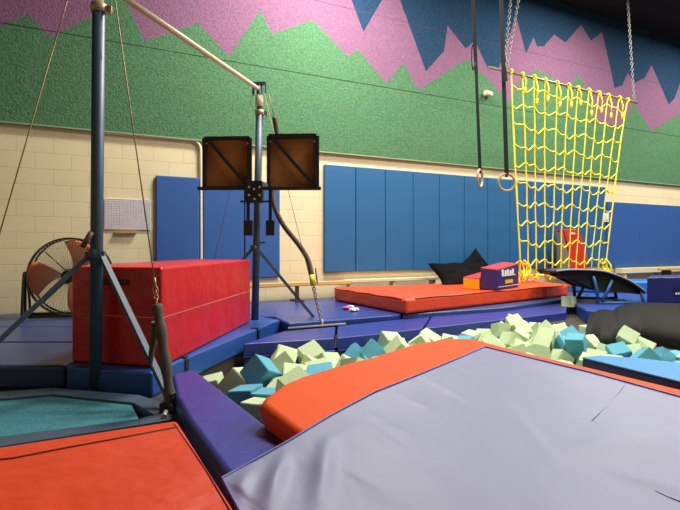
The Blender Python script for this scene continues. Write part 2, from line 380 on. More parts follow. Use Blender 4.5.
# low steel strip of the far base
# ------------------------------------------------------------------ high bar
NP = cw(-.489*3.43, 3.43); FP = cw((254.6-340)/500*5.72, 5.72); BARZ = 2.86
nb = Vector((NP.x, NP.y, 0)); fb = Vector((FP.x, FP.y, 0))
hb = root('high_bar', nb, 'tall blue-grey steel high bar frame with a pale bar between two braced uprights', 'high bar')
dirb = (fb-nb).normalized(); lat = Vector((-dirb.y, dirb.x, 0))
NT = Vector((nb.x, nb.y, 1+.474*3.43)) # collar height near
for base, nm, tz, cz in ((nb, 'near', BARZ+.05, 1+(247-9)/500*3.43), (fb, 'far', BARZ, 1+(247-113)/500*5.72)):
    tilt = RT*(.022 if nm == 'near' else .056); tp = base+tilt
    mb = MB(); mb.cyl(base+UP*.03, tp+UP*cz, .041, 20)
    up = mb.build('upright', STEEL, hb)
    base = tp
    keep(MB().cyl(base+UP*cz, base+UP*tz, .033, 16).build('inner_tube', CREAMP if nm == 'near' else STEEL), hb)
    mb = MB(); mb.cyl(base+UP*(cz-.025), base+UP*(cz+.03), .052, 20); mb.box(base+UP*cz+RT*.065, (.05, .02, .04), rz=-TH); mb.cyl(base+UP*cz+RT*.06, base+UP*(cz-.04)+RT*.085, .008, 8)
    keep(mb.build('collar', mat('collar_tan', 'b79f7e', rough=.5, metal=.3)), hb)
    mb = MB(); mb.box(base+UP*(tz+.01), (.15, .07, .02), rz=-TH); mb.box(base+UP*(tz-.06)-RT*.07, (.02, .05, .12), rz=-TH); mb.box(base+UP*(tz-.05)+RT*.07, (.012, .04, .1), rz=-TH)
    keep(mb.build('head_fitting', STEEL), hb)
a = nb+UP*(BARZ-.03)+RT*.022; b_ = fb+UP*(BARZ-.06)+RT*.056
keep(MB().cyl(a, b_, .024, 16).build('bar', mat('chalked_bar', 'dcc4a6', rough=.45)), hb)
mb = MB(); z0 = 1+(247-188)/500*5.72
keep(MB().cyl(fb+RT*.053+UP*(1+134/500*5.72+.07), fb+RT*.054+UP*(1+134/500*5.72+.20), .045, 16).build('scale_sleeve', CREAMP), hb)
# braces
def brace(p, q, wd=.045):
    mb = MB(); mb.bar(p, q, wd*.8, .03)
    keep(mb.build('brace', STEEL), hb)
nf = at(172, 404, .08); lf = cw(-2.42, 2.95, .06)
jn = nb+UP*(1-.01*3.43-.02)
brace(jn+RT*.04, nf, .045); brace(jn-RT*.04, lf, .045)
mb = MB(); mb.cyl(nb+UP*(jn.z-.04), nb+UP*(jn.z+.04), .045, 20); mb.box(nb+RT*.05+UP*jn.z, (.03, .03, .045), rz=-TH); mb.box(nb-RT*.05+UP*jn.z, (.03, .03, .045), rz=-TH)
keep(mb.build('brace_collar', STEEL), hb)
mb = MB(); h0 = ad(82.5, 247, 3.36); h1 = ad(91.5, 232, 3.36); mb.cyl(h0, h1, .018, 12)
keep(mb.build('height_lever', mat('lever_brown', '6d5c50', rough=.5, metal=.3)), hb)
ff = at(318, 322.5, .10); jf = fb+UP*(1-.02)
brace(jf+RT*.045-UP*.02, ff, .04)
fl = fb-(ff-fb)*.95; fl.z = .19; brace(jf-RT*.045-UP*.02, fl, .04)
keep(MB().cyl(fb+UP*.95, fb+UP*1.02, .05, 20).box(fb+RT*.09+UP*1.05, (.07, .02, .02), rz=-TH).build('brace_collar', STEEL), hb)
# far base plate: a long thin galvanised strip in front of the mat
e0 = at(262, 327.5, .13); e1 = at(345, 321.8, .125)
mb = MB(); mb.bar(e0, e1, .012, .05, up=(0, 0, 1)) if 0 else mb.prism([at(288, 327.8, .122), at(346, 323.6, .122), at(344, 321.8, .122), at(288, 326.2, .122)], [at(288, 327.8, .122)-UP*.012, at(346, 323.6, .122)-UP*.012, at(344, 321.8, .122)-UP*.012, at(288, 326.2, .122)-UP*.012])
keep(mb.build('foot_plate', CHROME), hb)
mb = MB(); mb.box(ff+UP*.03, (.05, .04, .07), rz=-TH); mb.cyl(at(322, 324, .13)-UP*.02, at(322, 324, .13)+UP*.05, .014, 10)
keep(mb.build('foot_bracket', CHROME), hb)
# near base: steel floor frame with carpeted platform inside
FZ = .055
outer = [at(-60, 396, FZ), at(8, 391, FZ), at(52, 387.5, FZ), at(140, 395, FZ), at(181, 408, FZ), at(184, 418, FZ)]
outer += [cw(-.72, 2.58, FZ), cw(-2.4, 2.1, FZ)]
inn = [at(-60, 402, FZ), at(8, 398, FZ), at(52, 394, FZ), at(133, 402.5, FZ), at(158, 417, FZ)]
mb = MB()
def band(P, Q, z1, z0):
    for i in range(len(P)-1):
        t = [P[i], P[i+1], Q[i+1], Q[i]]
        mb.prism([Vector((p.x, p.y, z1)) for p in t], [Vector((p.x, p.y, z0)) for p in t])
band(outer[:5], inn, FZ, 0)
band([at(-40, 445, .05), at(138, 421, .05), at(175, 411, .05)], [at(-40, 455, .05), at(138, 427, .05), at(186, 419, .05)], .062, 0)
keep(mb.build('base_frame', STEEL, bevel=.004), hb)
mb = MB(); q = at(172, 410, .06); mb.box(q+UP*.02, (.11, .09, .05), rz=-TH-.4); mb.cyl(q+UP*.05-RT*.04, q+UP*.05+RT*.04, .018, 10); mb.box(q+UP*.06, (.03, .05, .08), rz=-TH-.4)
keep(mb.build('hinge_block', mat('dark_steel', '23292e', rough=.5, metal=.4), bevel=.004), hb)
mb = MB(); mb.cyl(at(166, 412, .07), at(164, 417, .07), .014, 10)
keep(mb.build('bolt', CHROME), hb)
cp = [at(-60, 403, .035), at(8, 399, .035), at(52, 395, .035), at(131, 404, .035), at(139, 420, .035), at(-40, 443, .035)]
slab('carpet_panel', cp, .04, .0, mat('teal_carpet', '3e7480', rough=.95, bump=.7, bscale=90, col2='4c8792', vscale=60, spec=.1), 'teal carpeted platform lying inside the near base of the high bar', 'carpet', bevel=.004)

# guy cables
def chain(p, q, n, wire=.004, ll=None, m=CHAINM, name='chain', wd=.6, sl=None):
    mb = MB(); p = Vector(p); q = Vector(q); d = (q-p)/n; L_ = d.length; t = d.normalized()
    u = t.cross(Vector((0, .3, 1)) if abs(t.z) < .9 else Vector((.6, .8, 0))).normalized(); v = t.cross(u)
    for i in range(n):
        c_ = p+d*(i+.5); s_ = u if i % 2 else v; hl = L_*.5+wire; hw = hl*wd
        P = []
        for k in range(12):
            an = 2*math.pi*k/12; P.append(c_+t*(hl*math.cos(an))+s_*(hw*math.sin(an)))
        mb.tube(P, wire, 5, closed=True)
    return mb
CABLE = mat('wire_rope', '8a7448', rough=.5, metal=.4)
topn = nb+UP*(BARZ+.01)
g = root('guy_cable', nf.copy(), 'wire guy cable from the near upright with a thick grey foam sleeve at its foot', 'guy cable')
top_r = ad(112, -22, 3.40); ch0 = ad(155, 283, 3.08)
keep(MB().cyl(top_r, ch0, .0042, 8).build('wire', CABLE), g)
hk = ad(157, 304, 3.03); 
mb = chain(ad(155.6, 290, 3.07), hk, 3, wire=.0035); mb.tube(spline([ch0, ad(153.3, 288, 3.07), ad(153, 292, 3.07), ad(156, 295, 3.07), ad(158, 291, 3.07), ad(155.5, 285, 3.07)], 5), .005, 8)
mb.cyl(ad(154.5, 278, 3.08), ad(155.3, 287, 3.07), .009, 8)
keep(mb.build('hook', mat('copper_clip', 'b08a70', rough=.4, metal=.6)), g)
P = [ad(156.5, 305, 2.98), ad(159, 318, 2.96), ad(161.5, 335, 2.94), ad(165, 360, 2.92), ad(168.5, 385, 2.90), ad(171, 407, 2.88)]
keep(MB().tube(spline(P, 5), [.030+.004*math.sin(i*.9) for i in range(26)], 14).build('foam_sleeve', FOAMPAD), g)
P = [ad(155.5, 322, 2.99), ad(154.5, 335, 3.0), ad(152, 350, 3.0), ad(150.5, 364, 3.0), ad(153, 368, 3.0)]
keep(MB().tube(spline(P, 4), [.026, .026, .025, .024, .024, .022, .022, .02, .018, .018, .016, .014, .014, .012, .01, .01, .008][:17], 10).build('torn_flap', FOAMPAD), g)
g = root('guy_cable', lf.copy(), 'thin wire guy cable running down to the left edge in front of the fan wall', 'guy cable')
keep(MB().cyl(ad(73, -20, 3.4), ad(-50, 405, 2.98), .0042, 8).build('wire', CABLE), g)
g = root('guy_cable', ff.copy(), 'taut thin wire from the far upright crossing the bare block strip', 'guy cable')
keep(MB().cyl(ad(263, 88, 5.70), at(321, 324, .13), .003, 8).build('wire', CABLE), g)
g = root('guy_cable', fl.copy(), 'thin wire from the far upright down past the left spotting board', 'guy cable')
keep(MB().cyl(ad(254, 88, 5.72), ad(205, 300, 5.9), .003, 8).build('wire', CABLE), g)
g = root('padded_cable', ff.copy()+UP*.05, 'dark curved foam-sleeved cable with a yellow end hanging behind the right spotting board', 'cable')
P = [ad(274.5, 117, 5.95), ad(277.5, 140, 5.95), ad(275, 165, 5.95), ad(272, 190, 5.93), ad(275, 208, 5.9), ad(284, 226, 5.88), ad(299, 245, 5.85), ad(308, 260, 5.82), ad(311.5, 275, 5.78)]
SP = spline(P, 6)
keep(MB().tube(SP, .03, 14).build('foam_sleeve', mat('dark_foam_sleeve', '4c4438', rough=.7, bump=.5, bscale=30)), g)
keep(MB().tube([ad(311.5, 275, 5.78), ad(313.2, 285, 5.75)], .031, 14).build('yellow_band', mat('yellow_tape', 'e3cf1e', rough=.5)), g)
keep(MB().cyl(ad(269, 95, 5.95), ad(274.5, 118, 5.95), .004, 8).build('wire', CABLE), g)
keep(chain(ad(313.4, 285, 5.75), at(322, 323, .14), 14, wire=.006, wd=.75).build('chain', CHAINM), g)
keep(MB().cyl(ad(315.5, 268, 5.75), ad(317.3, 284, 5.74), .008, 8).build('handle_rod', BLACK), g)

# ------------------------------------------------------------------ spotting boards on the far upright
D = 5.62
sb = root('spotting_platform', ad(254, 200, D), 'pair of square brown spotting boards in black frames clamped to the far upright', 'spotting platform')
BROWN = mat('stained_board', '9c642e', rough=.65, var=.25, vscale=6, bump=.2, bscale=30)
BFRAME = mat('black_frame', '1b1210', rough=.5)
for x0, x1, y0, y1, dx in ((204.5, 249.5, 138.5, 188, 0), (268.5, 316.5, 136.5, 188.5, 1)):
    q = [ad(x0, y0, D), ad(x1, y0-.5, D), ad(x1, y1, D), ad(x0, y1, D)]
    bd = keep(MB().prism([p+FW*.03 for p in q], [p+FW*.045 for p in q]).build('board', BROWN), sb)
    mb = MB()
    for i, wdt in zip(range(4), (.05, .06, .035, .035) if dx else (.035, .05, .035, .04)): mb.bar(q[i], q[(i+1) % 4], wdt, .05, up=FW)
    fr = mb.build('frame', BFRAME); keep(fr, sb)
    keep(MB().bar(q[0]+RT*.05-UP*.03-FW*.01, q[2]-RT*.03+UP*.03-FW*.01, .035, .03, up=FW).build('diagonal_brace', BFRAME), sb)
    for xb_ in (x0+2, x1-2): keep(MB().cyl(ad(xb_, y0+5, D-.03), ad(xb_, y0+5, D-.05), .008, 8).build('bolt', CHROME), sb)
keep(MB().bar(ad(198, 188.5, D-.03), ad(321, 188.5, D-.03), .035, .05, up=FW).build('pivot_bar', BFRAME), sb)
keep(MB().box(ad(254.5, 192, D+.0), (.19, .14, .24), rz=-TH).build('clamp', BLACK, bevel=.006), sb)
mb = MB()
for x, y in ((249, 187), (259.5, 187), (249, 195), (259.5, 195), (254, 189), (254.5, 199)): mb.cyl(ad(x, y, D-.07), ad(x, y, D-.09), .013, 8)
mb.box(ad(265, 186, D-.02), (.07, .03, .05), rz=-TH)
keep(mb.build('bolt', CHROME), sb)
keep(MB().bar(ad(240.5, 201.5, D-.02), ad(270, 201.5, D-.02), .02, .02, up=FW).build('cross_rod', BLACK), sb)
for x in (248.2, 270.3):
    keep(MB().bar(ad(x, 186, D-.02), ad(x, 222, D-.02), .035, .02, up=FW).build('weight_arm', BFRAME), sb)
    keep(MB().box(ad(x, 228, D-.02), (.095, .06, .17), rz=-TH).build('counterweight', BLACK, bevel=.004), sb)
# ------------------------------------------------------------------ big red block on the left
z1 = .862
bl = [at(71, 362.5, MZ), at(161.5, 368.5, MZ), at(250.5, 322, MZ), cw(-1.71, 5.72, MZ)]
rb = root('vaulting_block', (bl[0]+bl[2])/2, 'large glossy red vinyl-covered foam block standing on the blue folding mat', 'foam block')
def lerp(a, b, t): return a+(b-a)*t
zm = .515
def ring(z, k=0): return [Vector((p.x, p.y, z)) for p in bl]
keep(MB().prism(ring(z1), ring(MZ+.003)).build('cover', RED, bevel=.022, seg=4), rb)
cen = (bl[0]+bl[1]+bl[2]+bl[3])/4; mb = MB()
P = [Vector((p.x, p.y, zm+(.0 if i else .005)))+(p-cen).normalized()*.0015 for i, p in enumerate(bl)]
mb.tube(P, .0035, 6, closed=True); keep(mb.build('seam', mat('seam_red', 'c98a6a', rough=.6)), rb)
def lip(p, q, z): return [Vector((p.x, p.y, z)), Vector((q.x, q.y, z))]
e = (bl[1]-bl[0]).normalized(); nn = Vector((e.y, -e.x, 0)); M = Matrix((e, nn, UP)).transposed().to_4x4()
h = bl[0].lerp(bl[1], .5); h = Vector((h.x, h.y, 1-(282-247)/500*3.5))
keep(MB().box(h+nn*.006, (.22, .012, .04), M=M).build('handle', BLACK, bevel=.004), rb)
mb = MB(); random.seed(2)
for k in range(9): mb.box(h+nn*.013+e*(-.09+k*.0225), (.010, .002, .018), M=M)
keep(mb.build('handle_mark', mat('faint_grey', '5a4a48', rough=.6)), rb)

# ------------------------------------------------------------------ orange-red landing mat with pillow-like sides
TL = .37
lm = [at(405.5, 315, MZ), at(568.5, 296.3, MZ), cw(3.62, 9.35), cw(.15, 8.02), at(334, 301, MZ)]
lm[3] = cw(-.04, 7.88); lmr = root('landing_mat', (lm[0]+lm[2])/2+UP*0, 'thick orange-red landing mat lying on blue mats before the wall', 'landing mat')
keep(MB().prism([Vector((p.x, p.y, TL)) for p in lm], [Vector((p.x, p.y, MZ+.005)) for p in lm]).build('cover', ORANGERED, bevel=.045, seg=5), lmr)
cc = sum(lm, Vector())/5; mb = MB()
P = [Vector((p.x, p.y, TL-.012+.0))+(cc-p).normalized()*.008 for p in lm]
PP = []
for i in range(5):
    for k in range(10):
        q = P[i].lerp(P[(i+1) % 5], (k+.5)/10); PP.append(q+UP*.006*math.sin(k*2.1+i))
mb.tube(PP, .007, 6, closed=True)
keep(mb.build('piping', mat('dark_piping', '5a1510', rough=.6)), lmr)

# purple block and yellow block on the landing mat
def block(base, z0, zz_, name, label, cat, side, topm):
    r = root(name, sum(base, Vector())/len(base)+UP*0, label, cat); r.location.z = z0
    zz_ = zz_ if isinstance(zz_, list) else [zz_]*4
    keep(MB().prism([Vector((p.x, p.y, z-.012)) for p, z in zip(base, zz_)], [Vector((p.x, p.y, z0)) for p in base]).build('body', side, bevel=.008), r)
    keep(MB().prism([Vector((p.x, p.y, z)) for p, z in zip(base, zz_)], [Vector((p.x, p.y, z-.014)) for p, z in zip(base, zz_)]).build('top_cover', topm, bevel=.006), r)
    return r
T0 = TL+.002
pb = [at(480, 290, T0), at(496, 290.8, T0), at(518, 286.8, T0), at(503, 284.2, T0)]
# near-left, near-right corner... sized from the photo
n0 = at(480.5, 290, T0); n1 = at(497.5, 290.5, T0); n2 = at(518.5, 287.2, T0); n3 = n0+(n2-n1)
zq = lambda p, y: 1-(y-247)/500*((p-CAM).dot(FW))
ZT = [zq(n0, 267.5), zq(n1, 269.3), zq(n2, 263.3), zq(n3, 262)]; zt = (ZT[1]+ZT[2])/2
pk = block([n0, n1, n2, n3], T0, ZT, 'trapezoid_block', 'dark purple block with a red top and white and yellow side markings, on landing mat', 'foam block', mat('purple_vinyl', '3c1f63', rough=.45), mat('soft_red_top', 'b8363f', rough=.5))
e = (n2-n1).normalized(); nn = Vector((e.y, -e.x, 0)); M = Matrix((e, nn, UP)).transposed().to_4x4(); w_ = (n2-n1).length; hh = zt-T0
cmid = n1.lerp(n2, .5)
mb = MB()
# chunky white slanted word mark, cut down to its readable strokes
for k, (dx, hgt, dz) in enumerate([(-.13, .085, .0), (-.07, .06, .0), (-.02, .075, .005), (.035, .055, 0), (.085, .08, .004)]):
    mb.box(Vector((cmid.x, cmid.y, T0+hh*.72+dz))+e*(dx*w_/.45)+nn*.008, (.04*w_/.45, .006, hgt*hh/.28), M=M)
mb.box(Vector((cmid.x, cmid.y, T0+hh*.60))+e*0+nn*.008, (.28*w_/.45, .006, .014), M=M)
mb.box(Vector((cmid.x, cmid.y, T0+hh*.14))+nn*.008, (w_*.95, .004, .008), M=M)
keep(mb.build('logo', WHITE), pk)
keep(MB().box(Vector((cmid.x, cmid.y, T0+hh*.33))+nn*.008, (w_*.36, .008, hh*.16), M=M).build('yellow_label', mat('yellow_label', 'e0b020', rough=.5)), pk)
y0 = at(464, 288.6, T0); y1 = at(480, 290.0, T0); back = (n2-n1)*.85
y1 = n0+(y1-n0)-e*0; y0b = y0+back; y1b = y1+back
gap = (y0-y1).normalized()*.015
zy = [zq(y0, 277), zq(y1, 278.5), zq(y1b, 272), zq(y0b, 271.5)]
block([y0+gap, y1+gap, y1b+gap, y0b+gap], T0, zy, 'foam_step', 'low yellow block with a red top against the left side of the purple block', 'foam block', mat('yellow_vinyl', 'efb01c', rough=.45), mat('soft_red_top', 'b8363f', rough=.5))

# black cushions behind the landing mat
def cushion(c, sx, sy, th, M, label, seed):
    bm = bmesh.new(); n = 20; sides = []
    for sg in (1, -1):
        g = []
        for i in range(n+1):
            r_ = []
            for j in range(n+1):
                u = i/n*2-1; v = j/n*2-1
                x = u*(1-.13*(1-v*v)); y = v*(1-.13*(1-u*u)); z = sg*th*((1-u**4)*(1-v**4))**.6
                z *= 1+.35*noise.noise(Vector((u*1.7+seed, v*1.7, sg))); z += .03*noise.noise(Vector((u*4, v*4, seed)))
                r_.append(bm.verts.new(Vector((x*sx, y*sy, z))))
            g.append(r_)
        for i in range(n):
            for j in range(n): bm.faces.new((g[i][j], g[i+1][j], g[i+1][j+1], g[i][j+1])).smooth = True
    bmesh.ops.remove_doubles(bm, verts=bm.verts[:], dist=.0015); bmesh.ops.recalc_face_normals(bm, faces=bm.faces[:])
    me = bpy.data.meshes.new('cushion'); bm.to_mesh(me); bm.free()
    me.transform(Matrix.Translation(c) @ M)
    o = link('cushion', me, CHARCOAL); origin(o); return tag(o, label, 'cushion')
RX = lambda a: Matrix.Rotation(math.radians(a), 4, 'X')
RY = lambda a: Matrix.Rotation(math.radians(a), 4, 'Y')
RZ = lambda a: Matrix.Rotation(math.radians(a), 4, 'Z')
q = ad(456, 273, 9.0); cushion(Vector((q.x-.06, -.60, .51)), .64, .31, .11, RX(42), 'black floppy cushion behind the landing mat, left and nearer of the two', 1)
q = ad(476, 266, 9.2); cushion(Vector((q.x+.02, -.34, .56)), .34, .34, .09, RX(68) @ RZ(32), 'black cushion tilted up behind the purple block', 7)

# low balance beam by the wall
b0_ = aw(236, 285, .25); b1_ = aw(350, 283, .25)
zb = .43
r = root('balance_beam', (b0_.x, -.3, MZ), 'low tan balance beam on a short leg along the block wall', 'balance beam')
keep(MB().box(((b0_.x+b1_.x)/2, -.25, zb), (b1_.x-b0_.x, .1, .06)).build('beam', SUEDE, bevel=.01), r)
for px in (242, 297):
    lx = aw(px, 290, .25).x
    mb = MB(); mb.box((lx, -.25, (zb-.03+MZ+.02)/2), (.05, .05, zb-.05-MZ)); mb.box((lx, -.25, MZ+.012), (.12, .3, .02))
    keep(mb.build('leg', mat('brown_steel', '5a3020', rough=.5)), r)
r = root('low_bench', (aw(395, 280, .2).x, -.12, MZ), 'long pale wooden bench plank along the foot of the teal wall pads', 'bench')
bx0, bx1 = aw(345, 280, .15).x, aw(437, 280, .15).x
keep(MB().box(((bx0+bx1)/2, -.13, .44), (bx1-bx0, .16, .05)).build('plank', LCREAM, bevel=.008), r)
for t in (.05, .5, .95): keep(MB().box((bx0+(bx1-bx0)*t, -.13, (.415+MZ)/2), (.06, .12, .415-MZ)).build('leg', LCREAM, bevel=.005), r)
r = root('low_bench', (aw(650, 275, .2).x, -.12, MZ), 'pale wooden ledge under the royal blue pads at right', 'bench')
bx0, bx1 = aw(620, 275, .15).x, aw(700, 275, .15).x
keep(MB().box(((bx0+bx1)/2, -.12, .46), (bx1-bx0, .18, .12)).build('plank', LCREAM, bevel=.008), r)
for t in (.05, .5, .95): keep(MB().box((bx0+(bx1-bx0)*t, -.12, (.40+MZ)/2), (.08, .12, .40-MZ)).build('leg', LCREAM, bevel=.005), r)
r = root('balance_beam', (aw(670, 271, .4).x, -.45, MZ), 'short tan beam behind the navy block at the right edge', 'balance beam')
bx0, bx1 = aw(657, 271, .4).x, aw(712, 271, .4).x
keep(MB().box(((bx0+bx1)/2, -.45, .49), (bx1-bx0, .1, .05)).build('beam', SUEDE, bevel=.01), r)
for t in (.12, .88): keep(MB().box((bx0+(bx1-bx0)*t, -.45, (.465+MZ)/2), (.05, .2, .465-MZ)).build('leg', BLACK), r)

# toy on the mat left of the landing mat
r = root('hand_grips', at(352, 311, MZ+.002), 'small crumpled pink and white wrist grips lying on the blue mat', 'wrist grips')
for i, (px, py, sc, mm) in enumerate([(347.5, 309.5, .045, mat('pink_leather', 'd8487a', rough=.6)), (350, 308.5, .04, WHITE), (354, 311.5, .045, WHITE), (356, 310, .032, mat('pink_leather', 'd8487a'))]):
    bm = bmesh.new(); bmesh.ops.create_icosphere(bm, subdivisions=3, radius=1)
    c_ = at(px, py, MZ); c_.z = MZ+sc*.55
    for v in bm.verts: v.co = v.co*(1+.35*noise.noise(v.co*2+Vector((i*3, 0, 0)))); v.co = Vector((v.co.x*1.6*sc, v.co.y*1.1*sc, v.co.z*.5*sc))+c_
    me = bpy.data.meshes.new('strap'); bm.to_mesh(me); bm.free(); keep(link('strap', me, mm, smooth=True), r)

# ------------------------------------------------------------------ drum fan
fc = ad(69.5, 278.5, 5.9); fcw = Vector((fc.x, fc.y, fc.z)); R_ = .45
fx = Vector((1, 0, 0)); fn = Vector((0, -1, 0))
yaw = math.radians(-14); fx = Vector((math.cos(yaw), math.sin(yaw), 0)); fn = Vector((math.sin(yaw), -math.cos(yaw), 0))
fcw.z = MZ+R_+.03
wall_gap = -fcw.y
fr_ = root('drum_fan', Vector((fcw.x, fcw.y, MZ)), 'large round floor fan with orange blades behind a black wire guard', 'fan')
def cir(r, off, n=48): return [fcw+fn*off+fx*(r*math.cos(2*math.pi*k/n))+UP*(r*math.sin(2*math.pi*k/n)) for k in range(n)]
GR = mat('fan_wire', '8f876c', rough=.6)
mb = MB(); mb.tube(cir(R_, .0), .014, 8, closed=True); mb.tube(cir(R_, -.14), .012, 8, closed=True)
keep(mb.build('rim', BLACK), fr_)
mb = MB()
for off in (.05,):
    for rr in [.08+.024*q_ for q_ in range(16)]: mb.tube(cir(rr, off+.03*(1-rr/R_)), .0022, 5, closed=True)
for k in range(72):
    an = 2*math.pi*k/72; d_ = fx*math.cos(an)+UP*math.sin(an)
    mb.tube([fcw+fn*.085+d_*.07, fcw+fn*.075+d_*.3, fcw+fn*.05+d_*.42, fcw+d_*R_], .0022, 5)
keep(mb.build('wire_guard', GR), fr_)
mb = MB(); mb.cyl(fcw+fn*.03, fcw+fn*.1, .06, 20); keep(mb.build('hub', mat('hub_dark', '1c1a1a', rough=.5)), fr_)
mb = MB(); mb.cyl(fcw-fn*.13, fcw+fn*.0, .09, 20)
for k in range(4):
    an = math.pi/4+k*math.pi/2; d_ = fx*math.cos(an)+UP*math.sin(an); mb.cyl(fcw-fn*.1+d_*.06, fcw-fn*.1+d_*R_, .007, 6)
keep(mb.build('motor', BLACK), fr_)
OB = mat('orange_blade', 'ff8148', rough=.45)
for k in range(3):
    a0_ = math.radians([165, 50, 285][k]); bm = bmesh.new(); rows = []
    for i in range(9):
        t = i/8; rr = .07+.37*t; wd = math.radians(28+ 26*math.sin(t*math.pi*.6)); row = []
        for j in range(7):
            s_ = j/6-.5; an = a0_+wd*s_*1.1+.35*t
            row.append(bm.verts.new(fcw+(fx*math.cos(an)+UP*math.sin(an))*rr*(1-.05*abs(s_*2)**3*(t > .9))+fn*(.02-.09*s_*(.4+.6*t))))
        rows.append(row)
    for A, B_ in zip(rows, rows[1:]):
        for j in range(6): bm.faces.new((A[j], A[j+1], B_[j+1], B_[j])).smooth = True
    me = bpy.data.meshes.new('blade'); bm.to_mesh(me); bm.free(); o = link('blade', me, OB)
    so = o.modifiers.new('s', 'SOLIDIFY'); so.thickness = .006; keep(o, fr_)
mb = MB()
L0 = fcw-fx*(R_+.05)
pth = [L0+UP*.18+fn*.0, L0+UP*.20-fn*.05, L0+UP*.12-fn*.14] 
def V(a, n_, z): p = fcw+fx*a+fn*n_; return Vector((p.x, p.y, z))
for sgn in (-1, 1):
    e_ = sgn*(R_+.02)
    mb.tube(spline([V(e_, .10, MZ+.03), V(e_, .08, MZ+.25), V(e_, .04, fcw.z+.02), V(e_, 0, fcw.z+.05), V(e_, -.04, fcw.z+.02), V(e_, -.12, MZ+.25), V(e_, -.15, MZ+.03)], 6), .014, 10)
    mb.cyl(V(e_, 0, fcw.z), V(sgn*R_, 0, fcw.z), .02, 10)
mb.tube([V(-R_-.02, .10, MZ+.03), V(R_+.02, .10, MZ+.03)], .014, 10); mb.tube([V(-R_-.02, -.15, MZ+.03), V(R_+.02, -.15, MZ+.03)], .02, 10)
mb.bar(V(-R_-.02, 0, fcw.z), V(-R_-.02, 0, MZ+.05), .03, .03)
keep(mb.build('stand', BLACK), fr_)

# ------------------------------------------------------------------ front mats
z = .35
rm = [at(-60, 452, z), at(0, 446, z), at(177.5, 419.5, z), at(237, 511, z), at(259, 545, z), cw(-.95, .75)]
r = root('red_floor_mat', sum(rm, Vector())/6*1.0, 'bright red vinyl mat in the lower left corner of the photo', 'landing mat'); r.location.z = 0
MR = vinyl('front_red_vinyl', 'd9411c', rough=.38, bscale=2.6, bump=.7)
keep(MB().prism([Vector((p.x, p.y, z)) for p in rm], [Vector((p.x, p.y, .0)) for p in rm]).build('cover', MR, bevel=.02, seg=4), r)
def strip(a, b, wd, zz, h=.004):
    d = (b-a).normalized(); n_ = Vector((-d.y, d.x, 0))*wd
    return [Vector((p.x, p.y, zz)) for p in (a, b, b+n_, a+n_)], [Vector((p.x, p.y, zz-h)) for p in (a, b, b+n_, a+n_)]
mb = MB(); mb.tube([at(-60, 464, z+.001), at(0, 459.5, z+.001), at(12, 458.5, z+.001), at(60, 449, z+.001), at(120, 438, z+.001), at(178, 427, z+.001)], .0035, 6)
keep(mb.build('hem_seam', mat('hem_dark', '4a0c0c', rough=.7)), r)
mb = MB(); mb.tube([at(174.5, 424, z+.001), at(205, 468, z+.001), at(231, 512, z+.001)], .002, 6)
keep(mb.build('edge_seam', mat('edge_red', '8a1a14', rough=.7)), r)

# the plane of the big tilted crash mat in front
A_ = cw(.80, 2.75, .45); L_ = cw(-.40, 1.69, .22); R2 = cw(1.45, 2.13, .36)
PN = (L_-A_).cross(R2-A_).normalized()
if PN.z < 0: PN = -PN
def ap(px, py, off=0.0):                # pixel on that plane, off metres below it
    d = FW+RT*((px-340)/FPX)+UP*((HZ-py)/FPX)
    return CAM+d*(((A_-PN*off)-CAM).dot(PN)/d.dot(PN))
# orange crash pad
OR = [ap(x, y, .035) for x, y in [(256, 404), (263, 395), (282, 382), (302, 374), (339, 363), (371, 355), (414, 341.5), (442, 337), (472, 336), (520, 349), (600, 367.5), (680, 386.5)]]
q1, q2 = OR[-2], OR[-1]; OR.append(q2+(q2-q1)*1.2); ex = OR[-1]
OR.append(ex+Vector((0, 0, 0))-FW*.9+RT*.1); OR.append(ap(560, 505, .035)); OR.append(ap(420, 505, .035)); OR.append(ap(316, 450, .035))
def crash_pad(name, top, th, m, label, bev, seg):
    bot = [p-UP*th for p in top]
    bot[0] = top[0]+RT*.08; bot[0].z = .10; bot[1].z = .10; bot[-1] = top[-1]+RT*.07; bot[-1].z = .10
    o = MB().prism(top, bot).build(name, m, None, bev, seg); return o
cpr = root('crash_pad', OR[0].copy()-UP*.25, 'thick orange crash pad resting over the foam cubes, under the grey-lavender sheet', 'crash pad')
keep(crash_pad('cover', OR, .21, ORANGE, '', .05, 6), cpr)
